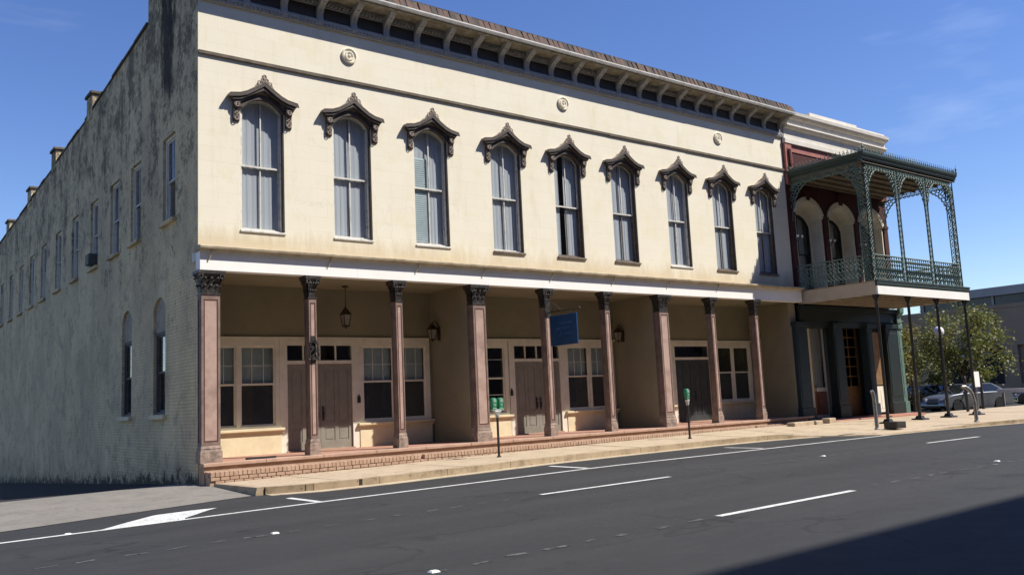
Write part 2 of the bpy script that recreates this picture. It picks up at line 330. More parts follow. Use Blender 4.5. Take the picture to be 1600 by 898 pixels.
# leaves
def leafmat(name, a, b, c3):
    t = NT(name)
    at = t.n('ShaderNodeAttribute', attribute_name='shade')
    col = t.mix(at.outputs['Fac'], a, b); col = t.mix(t.math('MULTIPLY', t.ramp(t.noise(.8, 3), .5, .7), .6), col, c3)
    p = t.n('ShaderNodeBsdfPrincipled'); t.l(col, p.inputs['Base Color']); p.inputs['Roughness'].default_value = .55
    tl = t.n('ShaderNodeBsdfTranslucent'); t.l(col, tl.inputs[0])
    ms = t.n('ShaderNodeMixShader'); ms.inputs[0].default_value = .3
    t.l(p.outputs[0], ms.inputs[1]); t.l(tl.outputs[0], ms.inputs[2]); t.l(ms.outputs[0], t.out.inputs[0]); return t.m
M['leaf'] = leafmat('turning_leaves', (.095, .10, .022), (.23, .20, .045), (.33, .22, .045))
M['leafb'] = leafmat('green_leaves', (.095, .115, .028), (.21, .22, .05), (.30, .24, .055))

# ------------------------------------------------------------------ mesh builder
PL = {'XZ': lambda u, v, w: (u, w, v), 'YZ': lambda u, v, w: (w, u, v), 'XY': lambda u, v, w: (u, v, w)}
class MB:
    def __init__(s): s.v = []; s.f = []; s.mi = []; s.cur = 0
    def add(s, vs, fs):
        o = len(s.v); s.v += [tuple(p) for p in vs]
        for f in fs: s.f.append(tuple(o+i for i in f)); s.mi.append(s.cur)
        return s
    def box(s, x0, y0, z0, x1, y1, z1):
        return s.add([(x0, y0, z0), (x1, y0, z0), (x1, y1, z0), (x0, y1, z0), (x0, y0, z1), (x1, y0, z1), (x1, y1, z1), (x0, y1, z1)],
                     [(0, 3, 2, 1), (4, 5, 6, 7), (0, 1, 5, 4), (1, 2, 6, 5), (2, 3, 7, 6), (3, 0, 4, 7)])
    def frus(s, c, h0, h1, z0, z1):          # square frustum, half sizes (hx,hy)
        x, y = c
        vs = [(x+a*h[0], y+b*h[1], z) for h, z in ((h0, z0), (h1, z1)) for a, b in ((-1, -1), (1, -1), (1, 1), (-1, 1))]
        return s.add(vs, [(0, 3, 2, 1), (4, 5, 6, 7), (0, 1, 5, 4), (1, 2, 6, 5), (2, 3, 7, 6), (3, 0, 4, 7)])
    def ub(s, pl, u0, v0, w0, u1, v1, w1):   # box in plane coordinates
        a = PL[pl](u0, v0, w0); b = PL[pl](u1, v1, w1)
        return s.box(min(a[0], b[0]), min(a[1], b[1]), min(a[2], b[2]), max(a[0], b[0]), max(a[1], b[1]), max(a[2], b[2]))
    def plate(s, pl, loops, w0, w1):         # 2D outline with holes, extruded
        fn = PL[pl]; flat = [p for lp in loops for p in lp]; n = len(flat)
        tris = tessellate_polygon([[Vector((p[0], p[1], 0)) for p in lp] for lp in loops])
        vs = [fn(p[0], p[1], w0) for p in flat] + [fn(p[0], p[1], w1) for p in flat]
        fs = [tuple(t_) for t_ in tris] + [tuple(n+i for i in reversed(t_)) for t_ in tris]
        o = 0
        for lp in loops:
            k = len(lp)
            for i in range(k):
                j = (i+1) % k; fs.append((o+i, o+j, n+o+j, n+o+i))
            o += k
        return s.add(vs, fs)
    def tube(s, pts, r, n=6, closed=False, cap=True):
        pts = [Vector(p) for p in pts]; k = len(pts); rs = r if isinstance(r, (list, tuple)) else [r]*k
        vs = []; fs = []
        prev = None
        for i, p in enumerate(pts):
            if closed: d = pts[(i+1) % k]-pts[i-1]
            else: d = pts[min(i+1, k-1)]-pts[max(i-1, 0)]
            d.normalize()
            if prev is None:
                a = d.cross(Vector((0, 0, 1)) if abs(d.z) < .9 else Vector((1, 0, 0)))
            else: a = prev - d*prev.dot(d)
            a.normalize(); b = d.cross(a); prev = a
            for j in range(n):
                an = 2*math.pi*j/n; vs.append(p + (a*math.cos(an)+b*math.sin(an))*rs[i])
        for i in range(k if closed else k-1):
            i2 = (i+1) % k
            for j in range(n): fs.append((i*n+j, i*n+(j+1) % n, i2*n+(j+1) % n, i2*n+j))
        if not closed and cap: fs += [tuple(range(n-1, -1, -1)), tuple((k-1)*n+j for j in range(n))]
        return s.add(vs, fs)
    def ring(s, c, rad, r, pl='XZ', k=10, n=4, sq=1.0):
        fn = PL[pl]; u0, v0, w0 = c
        return s.tube([fn(u0+rad*math.cos(2*math.pi*i/k), v0+sq*rad*math.sin(2*math.pi*i/k), w0) for i in range(k)], r, n, True)
    def lathe(s, prof, c=(0, 0, 0), n=12, axis='Z'):
        vs = []; fs = []
        for r, h in prof:
            for j in range(n):
                a = 2*math.pi*j/n; p = (r*math.cos(a), r*math.sin(a), h)
                if axis == 'Y': p = (p[0], p[2], p[1])
                if axis == 'X': p = (p[2], p[0], p[1])
                vs.append((c[0]+p[0], c[1]+p[1], c[2]+p[2]))
        k = len(prof)
        for i in range(k-1):
            for j in range(n): fs.append((i*n+j, i*n+(j+1) % n, (i+1)*n+(j+1) % n, (i+1)*n+j))
        fs += [tuple(range(n-1, -1, -1)), tuple((k-1)*n+j for j in range(n))]
        return s.add(vs, fs)
    def ball(s, c, r, sq=(1, 1, 1), n=8):
        m = max(4, n//2+1)
        vs = [(c[0], c[1], c[2]-r*sq[2])]; fs = []
        for i in range(1, m):
            ph = math.pi*i/m
            for j in range(n):
                a = 2*math.pi*j/n
                vs.append((c[0]+r*sq[0]*math.sin(ph)*math.cos(a), c[1]+r*sq[1]*math.sin(ph)*math.sin(a), c[2]-r*sq[2]*math.cos(ph)))
        vs.append((c[0], c[1], c[2]+r*sq[2])); L = len(vs)-1
        for j in range(n): fs.append((0, 1+(j+1) % n, 1+j)); fs.append((L, L-n+j, L-n+(j+1) % n))
        for i in range(m-2):
            for j in range(n): fs.append((1+i*n+j, 1+i*n+(j+1) % n, 1+(i+1)*n+(j+1) % n, 1+(i+1)*n+j))
        return s.add(vs, fs)
    def mesh(s, name, mats, smooth=32, bevel=0):
        me = bpy.data.meshes.new(name); me.from_pydata(s.v, [], s.f)
        if not isinstance(mats, (list, tuple)): mats = [mats]
        for m in mats: me.materials.append(m)
        me.polygons.foreach_set('material_index', s.mi)
        bm = bmesh.new(); bm.from_mesh(me); bmesh.ops.recalc_face_normals(bm, faces=bm.faces)
        if bevel:
            es = [e for e in bm.edges if e.is_manifold and e.calc_face_angle(0) > .9]
            bmesh.ops.bevel(bm, geom=es, offset=bevel, segments=1, affect='EDGES', clamp_overlap=True)
        bm.to_mesh(me); bm.free()
        if smooth:
            me.polygons.foreach_set('use_smooth', [True]*len(me.polygons)); me.set_sharp_from_angle(angle=R(smooth))
        return me

WP = {}
def link(name, data, parent=None, loc=(0, 0, 0)):
    o = bpy.data.objects.new(name, data); COL.objects.link(o)
    loc = Vector(loc)
    if parent is not None:
        o.parent = parent; o.location = loc - WP[parent.name]
    else: o.location = loc
    WP[o.name] = loc.copy(); return o
def put(name, me, parent=None, loc=(0, 0, 0)): return link(name, me, parent, loc)
def obj(name, mb, m, parent=None, loc=(0, 0, 0), smooth=32, bevel=0):
    return put(name, mb.mesh(name, m, smooth, bevel), parent, loc)
def thing(name, label, cat, loc=(0, 0, 0), group=None):
    return tag(link(name, None, None, loc), label, cat, group)
def tag(o, label, cat, group=None):
    o['label'] = label; o['category'] = cat
    if group: o['group'] = group
    return o
def struct(o): o['kind'] = 'structure'; return o
def stuff(o): o['kind'] = 'stuff'; return o
def copy_tree(o, loc, rz=None, label=None):
    def rec(x, par):
        c = x.copy(); COL.objects.link(c)
        if par is not None: c.parent = par
        WP[c.name] = WP.get(x.name, Vector()).copy()
        for ch in list(x.children): rec(ch, c)
        return c
    c = rec(o, None); c.location = loc; WP[c.name] = Vector(loc)
    if rz is not None: c.rotation_euler = (0, 0, rz)
    if label: c['label'] = label
    return c

# ------------------------------------------------------------------ terrain functions
def lerp(tab, x):
    if x <= tab[0][0]: return tab[0][1]
    for (a, b), (c_, d) in zip(tab, tab[1:]):
        if x <= c_: return b+(d-b)*(x-a)/(c_-a)
    return tab[-1][1]
def zr(x): return lerp([(-8, .05), (-4.5, .08), (0, .14), (7, .205), (12, .2), (30, .2)], x)
def zg(x, y):
    s = max(0.0, min(1.0, (18-x)/17.0)); d = max(0.0, min(y-.2, 32.0))
    return zr(x) + (.09*max(0, min(1, (1.5-x)/1.5))*max(0, min(1, (y+3)/3)) if x < 1.5 else 0) - .041*d*s
YC = [(.25, -3.15), (1.1, -3.5), (2.5, -3.62), (4.2, -3.55), (6, -3.45), (8.2, -3.28), (10.6, -3.12), (13.4, -3.0), (16, -3.15), (17.75, -3.55), (18.5, -5.35), (21.4, -5.6), (25.2, -6.3), (34, -6.6), (60, -6.6)]
def yc(x): return lerp(YC, x)
def hc(x): return lerp([(16.6, .155), (17.6, .035), (21.5, .035), (24, .13), (60, .13)], x)
def zw(x): return lerp([(0, .27), (8, .37), (14, .42), (19, .46), (23, .46), (30, .40), (60, .36)], x)

def sheet(name, xs, ys, zf, m, parent=None):
    mb = MB(); vs = [(x, y, zf(x, y)) for y in ys for x in xs]; n = len(xs)
    mb.add(vs, [(j*n+i, j*n+i+1, (j+1)*n+i+1, (j+1)*n+i) for j in range(len(ys)-1) for i in range(n-1)])
    return obj(name, mb, m, parent)
def steps(a, b, n): return [a+(b-a)*i/n for i in range(n+1)]
gx = [-2500, -600, -150, -60] + steps(-30, 48, 52) + [60, 80, 120, 300, 900, 3500]
gy = [-2500, -600, -120, -50] + steps(-24, 36, 60) + [50, 80, 150, 400, 1200, 4000]
struct(sheet('ground', gx, gy, zg, M['lot']))
rx = [-200, -80, -40] + steps(-20, 40, 60) + [60, 100, 200, 400]
struct(sheet('road', rx, steps(-22.5, -2.6, 16), lambda x, y: zr(x)+.008, M['asphalt']))
# driveway apron to the left of the corner
mb = MB(); ax = steps(-14, .18, 24)
def ay0(x): return -3.05 - .24*max(0, -x) if x > -4.5 else -4.13-.05*(-4.5-x)
vs = []; fs = []; nrow = 7
for x in ax:
    for k in range(nrow+1):
        y = ay0(x) + (1.15-ay0(x))*k/nrow
        vs.append((x, y, zg(x, y)+.016))
for i in range(len(ax)-1):
    for k in range(nrow): a = i*(nrow+1)+k; fs.append((a, a+nrow+1, a+nrow+2, a+1))
mb.add(vs, fs); struct(obj('driveway_apron', mb, M['apron']))
# sidewalk of slabs, with curb pieces and gutter pan
YT = lambda x: -.70 if x < 22.4 else -.02
side = struct(link('sidewalk', None, None, (10, -2, .3)))
xs_all = sorted(set([.25, 1.75, 3.25, 4.75, 6.25, 7.75, 9.25, 10.75, 12.25, 13.75, 15.25, 16.75, 17.75, 18.5, 20, 21.4, 22.4, 23.9, 25.2, 26.9, 28.5, 30.2, 32, 34, 37, 40, 45, 50, 60]))
random.seed(3)
for a, b in zip(xs_all, xs_all[1:]):
    mb = MB(); g = .008; dz = random.uniform(-.006, .006)
    ybs = []
    n = 4
    top = []
    for i in range(n+1):
        x = a+g+(b-a-2*g)*i/n
        top.append((x, YT((a+b)/2), zw(x)+dz)); top.append((x, yc(x)+.15, zr(x)+hc(x)+dz*.5))
    bot = [(x, y, z-.25) for x, y, z in top]
    k = len(top); vs = top+bot; fs = []
    for i in range(n):
        p = 2*i; fs += [(p, p+1, p+3, p+2), (k+p, k+p+2, k+p+3, k+p+1), (p, p+2, k+p+2, k+p), (p+1, k+p+1, k+p+3, p+3)]
    fs += [(0, k, k+1, 1), (k-2, k-1, 2*k-1, 2*k-2)]
    mb.add(vs, fs); obj('slab', mb, M['walk'], side, smooth=0)
def strip(mb, x0, x1, n, f_in, f_out, ztop, zbot):
    vs = []; fs = []
    for i in range(n+1):
        x = x0+(x1-x0)*i/n
        vs += [(x, f_in(x), ztop(x)), (x, f_out(x), ztop(x)-.004), (x, f_out(x), zbot(x)), (x, f_in(x), zbot(x))]
    for i in range(n):
        p = 4*i
        for j in range(4): fs.append((p+j, p+(j+1) % 4, p+4+(j+1) % 4, p+4+j))
    fs += [(3, 2, 1, 0), (4*n, 4*n+1, 4*n+2, 4*n+3)]
    mb.add(vs, fs)
cxs = [.25, 1.1, 2.5, 4.2, 6, 8.2, 10.6, 13.4, 16, 17.75, 18.5, 21.4, 25.2, 34, 60]
for a, b in zip(cxs, cxs[1:]):
    mb = MB(); n = 3
    strip(mb, a+.006, b-.006, n, lambda x: yc(x)+.145, yc, lambda x: zr(x)+hc(x)+.004, lambda x: zr(x)-.1)
    obj('curb_stone', mb, M['curb'], side, smooth=0)
gut = struct(link('gutter', None, None, (10, -3.6, .2)))
for a, b in zip(cxs, cxs[1:]):
    mb = MB(); strip(mb, a+.004, b-.004, 3, lambda x: yc(x)-.004, lambda x: yc(x)-(.30 if a < 17 else .12), lambda x: zr(x)+.02, lambda x: zr(x)-.05)
    obj('gutter_pan', mb, M['gutter'], gut, smooth=0)
# end curb turning back towards the building at the driveway
mb = MB(); mb.add([(.10, -3.12, .30), (.24, -3.12, .30), (.24, -.75, .275), (.10, -.75, .275), (.06, -3.12, .1), (.24, -3.12, .1), (.24, -.75, .1), (.06, -.75, .1)],
                  [(0, 1, 2, 3), (4, 7, 6, 5), (0, 4, 5, 1), (1, 5, 6, 2), (2, 6, 7, 3), (3, 7, 4, 0)])
obj('curb_stone', mb, M['curb'], side, smooth=0)
for x in (.95, 2.05):
    mb = MB(); mb.box(x, yc(x)-.006, zr(x)+.03, x+.07, yc(x)+.02, zr(x)+.15); obj('drain_slot', mb, M['blackiron'], side)
# painted road markings
def band(name, p, q, w, m=None, lift=.014, n=14, w2=None):
    p = Vector(p); q = Vector(q); d = (q-p).normalized(); nn = Vector((-d.y, d.x)); mb = MB(); vs = []
    for i in range(n+1):
        c_ = p+(q-p)*i/n; ww = w+((w2 if w2 is not None else w)-w)*i/n
        for sg in (-.5, .5):
            xx = c_+nn*ww*sg; vs.append((xx.x, xx.y, zr(xx.x)+lift))
    mb.add(vs, [(2*i, 2*i+2, 2*i+3, 2*i+1) for i in range(n)]); return struct(obj(name, mb, m or M['paint_line'], smooth=0))
band('edge_line', (-60, -5.62), (18.7, -5.50), .12, n=90)
band('lane_dash', (2.83, -8.40), (5.87, -8.46), .12); band('lane_dash', (15.4, -8.40), (18.0, -8.46), .12); band('lane_dash', (27.6, -8.42), (30.6, -8.44), .12)
band('lane_dash', (2.36, -12.48), (5.36, -12.50), .12); band('lane_dash', (14.6, -12.46), (17.6, -12.5), .12)
band('parking_tick', (.28, -5.44), (.25, -4.25), .13, n=4); band('parking_tick', (6.60, -5.40), (6.68, -4.05), .13, n=4); band('parking_tick', (12.9, -5.3), (12.95, -4.0), .12, n=4)
mb = MB(); gp = [(-3.35, -5.60), (-2.75, -5.58), (-2.1, -5.50), (-1.35, -4.62), (-1.12, -4.40), (-1.55, -4.32), (-2.15, -4.36), (-2.7, -4.9)]
mb.add([(x, y, zr(x)+.012) for x, y in gp], [tuple(range(len(gp)))]); struct(obj('gore_marking', mb, M['paint_line'], smooth=0))
random.seed(12)
for y0, xa, xb in ((-8.45, -4.6, 2.3), (-12.47, -1.9, 2.1), (-12.44, 6, 12), (-8.4, 7, 14)):
    x = xa
    while x < xb:
        ln = random.uniform(.14, .34); band('scuffed_dash', (x, y0+random.uniform(-.05, .05)), (min(x+ln, xb), y0+random.uniform(-.05, .05)), random.uniform(.05, .10), M['scuff'], .013, 3); x += random.uniform(.42, .62)
mk = None
for i, (x, y, lab) in enumerate(((-1.76, -8.44, 'white raised road marker between the two lanes at lower left'), (10.9, -8.38, 'white raised road marker on the far lane line between two dashes'), (10.6, -12.2, 'white raised road marker near the right edge of the road'),
                       (-1.86, -12.5, 'white raised road marker nearest the bottom edge of the picture'), (-3.68, -5.50, 'white raised marker on the edge line left of the white gore'), (-2.05, -5.46, 'white raised marker at the wide end of the white gore'))):
    if mk is None:
        mb = MB(); mb.frus((0, 0), (.05, .045), (.035, .025), 0, .016); mk = mb.mesh('marker', M['marker'])
    o = put('road_marker', mk, None, (x, y, zr(x)+.012)); tag(o, lab, 'road marker', 'raised markers on the road')

# ------------------------------------------------------------------ window kit
def az(u, hw, zs, za):
    h = za-zs
    if h < 1e-4: return zs
    rr = (hw*hw+h*h)/(2*h); return za-rr+math.sqrt(max(rr*rr-u*u, 0))
def opening(hw, z0, zs, za, n=10, uc=0.0):
    lp = [(uc-hw, z0), (uc+hw, z0)]
    if za-zs < 1e-4: return lp+[(uc+hw, zs), (uc-hw, zs)]
    return lp+[(uc+hw-2*hw*i/n, az(hw-2*hw*i/n, hw, zs, za)) for i in range(n+1)]
def sash(mb, pl, hw, zb, zs, za, w0, w1, vm=(), hm=(), rail=.055, mun=.03, topf=None):
    topf = topf or (lambda u: az(u, hw, zs, za))
    n = 8
    outer = [(-hw, zb), (hw, zb)]+[(hw-2*hw*i/n, topf(hw-2*hw*i/n)) for i in range(n+1)]
    us = [-hw+rail]+[x for v_ in vm for x in (v_-mun/2, v_+mun/2)]+[hw-rail]
    zsn = [zb+rail]+[x for h_ in hm for x in (h_-mun/2, h_+mun/2)]+[None]
    loops = [outer]
    for i in range(0, len(us), 2):
        for j in range(0, len(zsn), 2):
            a, b = us[i], us[i+1]
            if zsn[j+1] is not None: loops.append([(a, zsn[j]), (b, zsn[j]), (b, zsn[j+1]), (a, zsn[j+1])])
            else: loops.append([(a, zsn[j]), (b, zsn[j])]+[(b-(b-a)*k/4, topf(b-(b-a)*k/4)-rail) for k in range(5)])
    mb.plate(pl, loops, w0, w1); return mb
def dhung(pl, hw, z0, zs, za, w, mid, vm=(0,), hu=(), hl=(), case=.07, dep=.12, rail=.05, vml=None):
    """frame, upper sash, lower sash, pane meshes (local u, absolute z, w = depth of the casing face)"""
    fr = MB().plate(pl, [opening(hw, z0, zs, za), opening(hw-case, z0+case*.9, zs-(case if za-zs < 1e-4 else 0), za-case)], w, w+dep)
    h2 = hw-case+.005; zs2 = zs-(case if za-zs < 1e-4 else 0); za2 = za-case if za-zs > 1e-4 else zs2
    us = sash(MB(), pl, h2, mid-.03, zs2, za2, w+.03, w+.065, vm, hu, rail)
    ls = sash(MB(), pl, h2-.004, z0+case*.9, mid+.03, mid+.03, w+.07, w+.105, vm if vml is None else vml, hl, rail)
    pn = MB()
    pn.plate(pl, [opening(h2-rail+.01, mid, zs2, za2-rail+.01)], w+.045, w+.051); pn.ub(pl, -h2+rail-.01, z0+case, w+.085, h2-rail+.01, mid, w+.091)
    return fr, us, ls, pn
def drape(pl, u0, u1, z0, z1, w, amp, waves, ph=0.0, n=None, mat='curtain'):
    mb = MB(); n = n or max(8, int(waves*8)); fn = PL[pl]; vs = []
    for i in range(n+1):
        f = i/n; u = u0+(u1-u0)*f; d = amp*math.sin(ph+waves*2*math.pi*f)+amp*.5*math.sin(ph*2+waves*4.7*math.pi*f)
        vs += [fn(u, z0, w+d), fn(u+.02*math.sin(ph+f*9), (z0+z1)/2, w+d*.8), fn(u, z1, w+d*.55)]
    mb.add(vs, [(3*i+k, 3*i+3+k, 3*i+4+k, 3*i+1+k) for i in range(n) for k in (0, 1)]); return mb
def addwin(parent, name, parts, mats, loc):
    f = put(name, parts['frame'], parent, loc)
    for k, me in parts.items():
        if k == 'frame': continue
        put(k.rstrip('0123456789'), me, f, loc)
    return f

# ================================================================== the main building
B = thing('commercial_building', 'long cream two-storey commercial block with nine hooded upper windows and a pillared porch', 'building', (11.3, 12, .69))
COLX = [.172+2.4*i+.195*(i//3)+(.087 if i % 3 else 0) for i in range(10)]
WINX = [1.545+2.4*i+.1953*(i//3) for i in range(9)]
XE = 22.62
HW, Z0, ZS, ZA = .545, 6.0, 8.97, 9.29
# front wall with arched openings
loops = [[(0, 5.42), (XE, 5.42), (XE, 12.3), (0, 12.3)]]+[opening(HW, Z0, ZS, ZA, 12, x) for x in WINX]
mb = MB().plate('XZ', loops, 0, .38); fwall = obj('front_wall', mb, M['stucco'], B, smooth=0)
# flank wall (x = 0 .. 0.38)
SIDEU = [(2.18, 8.72), (5.2, 8.72), (7.46, 8.72), (10.0, 8.70), (12.75, 8.72), (15.55, 8.70), (18.35, 8.68), (20.85, 8.66), (23.4, 8.6), (26.0, 8.55), (28.6, 8.5)]
SIDEL = [2.93, 5.98]
outer = [(.385, -2.2), (33, -2.2), (33, 10.45), (29.5, 10.70), (21.3, 11.10), (21.3, 11.17), (16.9, 11.38), (16.9, 11.45), (11.5, 11.70), (11.5, 11.77), (4.1, 12.36), (4.1, 13.25), (.385, 13.25)]
loops = [outer]+[opening(.5, 6.55, z, z, 2, y) for y, z in SIDEU]+[opening(.5, 1.80, 4.42, 4.72, 8, y) for y in SIDEL]
mb = MB().plate('YZ', loops, 0, .38)
mb.box(0, -.0, -.3, .38, .383, 5.42); mb.box(0, .383, 5.0, .003, .385, 5.42)
mb.box(-.001, -.004, 12.305, .38, .384, 13.25); mb.box(-.003, .004, 5.43, -.0005, .384, 12.3)
obj('side_wall', mb, M['flank'], B, smooth=0)
mb = MB()
for (y0, z0), (y1, z1) in (((33, 10.45), (29.5, 10.70)), ((29.5, 10.70), (21.3, 11.10)), ((21.3, 11.17), (16.9, 11.38)), ((16.9, 11.45), (11.5, 11.70)), ((11.5, 11.77), (4.1, 12.36))):
    n = 6
    for i in range(n):
        a = i/n; b = (i+1)/n; ya = y0+(y1-y0)*a; yb = y0+(y1-y0)*b; za_ = z0+(z1-z0)*a; zb_ = z0+(z1-z0)*b; j = random.uniform(-.015, .02)
        mb.add([(-.04+j, ya, za_+.002), (.42, ya, za_+.002), (.42, yb, zb_+.002), (-.04+j, yb, zb_+.002), (-.04+j, ya, za_+.07), (.42, ya, za_+.07), (.42, yb, zb_+.07), (-.04+j, yb, zb_+.07)],
               [(0, 1, 2, 3), (4, 7, 6, 5), (0, 4, 5, 1), (1, 5, 6, 2), (2, 6, 7, 3), (3, 7, 4, 0)])
obj('parapet_coping', mb, M['belt'], B, smooth=0)
for y, z, h in ((10.45, 11.7, 12.50), (16.3, 11.35, 12.13), (21.4, 11.0, 11.74), (27.0, 10.75, 11.4)):
    mb = MB().box(-.03, y, z-.1, .55, y+.75, h-.1); ch = obj('chimney', mb, M['flank'], B, smooth=0, bevel=.02)
    mb = MB().box(-.09, y-.06, h-.1, .61, y+.81, h); obj('chimney_cap', mb, M['belt'], ch, smooth=0, bevel=.015)
mb = MB().box(-.06, -.02, 13.25, .44, 4.16, 13.38); obj('parapet_cap', mb, M['belt'], B, smooth=0)
# back, right wall, roof, upper floor
mb = MB().box(.38, 32.6, -2, XE, 33, 10.4); mb.box(XE-.38, .38, -.3, XE, 32.6, 11.2); obj('rear_walls', mb, M['flank'], B, smooth=0)
mb = MB().add([(.38, .1, 12.1), (XE, .1, 12.1), (XE, 32.9, 10.2), (.38, 32.9, 10.2), (.38, .1, 11.9), (XE, .1, 11.9), (XE, 32.9, 10.0), (.38, 32.9, 10.0)], [(0, 1, 2, 3), (7, 6, 5, 4), (0, 4, 5, 1), (1, 5, 6, 2), (2, 6, 7, 3), (3, 7, 4, 0)])
obj('roof', mb, M['roofing'], B, smooth=0)
mb = MB().box(.384, .384, 5.05, XE-.384, 32.5, 5.30); mb.box(.384, 3.6, 5.3, XE-.384, 3.7, 9.9)
for x in (4.0+3.6, 15.1): mb.box(x-.05, .39, 5.3, x+.05, 3.6, 9.9)
mb.box(3.0, 3.7, 5.3, 3.1, 32.5, 9.8); mb.box(.384, .385, 9.95, XE-.384, 3.69, 10.0); mb.box(.384, 4.7, .0, 14.9, 4.8, 5.04)
mb.box(2.5, 4.8, .0, 2.6, 32, 5.04); mb.box(15.0, 4.7, .0, XE-.384, 4.8, 5.04)
obj('interior_partitions', mb, M['inside'], B, smooth=0)
# facade windows
fr, us, ls, pn = dhung('XZ', HW, Z0, ZS, ZA, .09, 7.60, (0,), (), (), .055, .14, .042)
FW = {}
for key, fm, sm in (('a', 'sashwhite', 'sashwhite'), ('b', 'sashbrown', 'sashwhite')):
    FW[key] = dict(frame=fr.mesh('window_frame', M[fm]), upper_sash=us.mesh('upper_sash', M[sm]), lower_sash=ls.mesh('lower_sash', M[sm if key == 'a' else 'sashbrown']), pane=pn.mesh('pane', M['pane']))
sillA = MB().box(-.565, -.035, 5.95, .565, .085, 6.005).mesh('sill', M['sashwhite'], 0, .012); sillB = MB().box(-.58, -.05, 5.94, .58, .085, 6.005).mesh('sill', M['sashbrown'], 0, .012)
jambm = MB().box(.512, .012, 6.02, .543, .088, 8.96).mesh('jamb_board', M['jamb'], 0)  # dark board added on the right reveal only, to deepen its shade
random.seed(21)
for i, x in enumerate(WINX):
    k = 'a' if i in (0, 1, 2, 3, 6) else 'b'
    parts = dict(FW[k]); parts['sill'] = sillA if i in (0, 1, 2, 6) else sillB
    f = addwin(B, 'window', parts, None, (x, 0, 0))
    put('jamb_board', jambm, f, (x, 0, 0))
    ph = random.uniform(0, 6)
    gap = random.uniform(.005, .03); c_ = random.uniform(-.08, .06)
    if i == 4: c_ = -.12; gap = .22
    for a, b in ((-.52, c_-gap/2), (c_+gap/2, .52)):
        obj('curtain', drape('XZ', a, b, 5.6, 9.35, .222, .006, random.uniform(2.5, 4.2)*(b-a)/.5, ph+a), M['curtain'], f, (x, 0, 0))
    if i == 2:     # venetian blind hung close to the glass
        mb = MB(); zz = 6.12; ztop = 8.4; ub = .02
        while zz < ztop:
            mb.add([(-.46, .190, zz), (ub, .190, zz), (ub, .205, zz+.062), (-.46, .205, zz+.062)], [(0, 1, 2, 3)]); zz += .060
        stuff(obj('blind_slats', mb, M['blind'], f, (x, 0, 0), smooth=0))
# hoods over the windows
def hood_meshes():
    top = [(.87, 9.10), (.90, 9.20), (.66, 9.235), (.48, 9.30), (.26, 9.42), (0, 9.575), (-.26, 9.42), (-.48, 9.30), (-.66, 9.235), (-.90, 9.20), (-.87, 9.10)]
    bot = [(-.64, 9.14), (-.33, 9.295), (0, 9.445), (.33, 9.295), (.64, 9.14)]
    h = MB().plate('XZ', [top+bot], -.30, 0)
    cap = [(1.0, 9.15), (.95, 9.24), (.68, 9.275), (.49, 9.345), (.27, 9.47), (0, 9.63), (-.27, 9.47), (-.49, 9.345), (-.68, 9.275), (-.95, 9.24), (-1.0, 9.15)]
    capb = [(-.90, 9.16), (-.66, 9.20), (-.48, 9.26), (-.26, 9.38), (0, 9.54), (.26, 9.38), (.48, 9.26), (.66, 9.20), (.90, 9.16)]
    h.plate('XZ', [cap+capb], -.36, -.296)
    n = 12
    HQ = (HW+.06)/.885; arc = [(HQ-2*HQ*i/n, az(HQ-2*HQ*i/n, HQ, 8.97, 9.35)) for i in range(n+1)]
    ai = (HW-.045)/.885; arcin = [(-ai+2*ai*i/n, az(-ai+2*ai*i/n, ai, 8.97, 9.235)) for i in range(n+1)]
    h.plate('XZ', [arc+arcin], -.11, .1)
    ct = MB().plate('XZ', [[(.985, 9.182), (.955, 9.252), (.685, 9.29), (.50, 9.36), (.275, 9.487), (0, 9.65), (-.275, 9.487), (-.50, 9.36), (-.685, 9.29), (-.955, 9.252), (-.985, 9.182), (-.951, 9.241), (-.681, 9.277), (-.491, 9.347), (-.271, 9.472), (0, 9.633), (.271, 9.472), (.491, 9.347), (.681, 9.277), (.951, 9.241)]], -.37, 0)
    ty = MB().plate('XZ', [[(.63, 9.135), (.33, 9.29), (0, 9.44), (-.33, 9.29), (-.63, 9.135), (-.58, 9.05), (-.3, 9.26), (0, 9.30), (.3, 9.26), (.58, 9.05)]], -.06, 0)
    co = MB()
    prof = [(0, 8.60), (-.07, 8.615), (-.115, 8.68), (-.12, 8.76), (-.10, 8.84), (-.13, 8.92), (-.20, 8.97), (-.235, 9.04), (-.235, 9.13), (0, 9.13)]
    co.plate('YZ', [prof], -.085, .085)
    co.cur = 1
    for z, y, r in ((8.68, -.115, .045), (8.80, -.112, .035), (9.0, -.205, .05)):
        for dx in (-.045, .045): co.ball((dx, y-.012, z), r*.8, (1, .6, 1), 7)
        co.ring((0, z, y-.03), r*1.1, .014, 'XZ', 8, 4)
    fi = MB()
    fi.plate('XZ', [[(-.27, 9.50), (-.20, 9.60), (-.12, 9.615), (-.10, 9.70), (-.035, 9.70), (-.045, 9.785), (.045, 9.785), (.035, 9.70), (.10, 9.70), (.12, 9.615), (.20, 9.60), (.27, 9.50), (0, 9.64)]], -.35, -.27)
    for u, z, r in ((-.15, 9.60, .05), (.15, 9.60, .05), (0, 9.765, .05), (-.06, 9.68, .045), (.06, 9.68, .045)):
        fi.ring((u, z, -.36), r, .018, 'XZ', 8, 4)
    for u, z in ((-.11, 9.79), (.07, 9.80)): fi.ball((u*.5, -.33, z-.02), .03)
    for q_ in (h, ct, ty, fi): q_.v = [(a*.885, b*.52, c) for a, b, c in q_.v]
    co.v = [(a*.9, b*.52, c) for a, b, c in co.v]
    return (h.mesh('window_hood', M['hood']), ct.mesh('hood_flashing', M['hoodtop']), ty.mesh('tympanum', M['creamlow']), co.mesh('corbel', [M['hood'], M['hoodtop']]), fi.mesh('finial', M['hoodtop']))
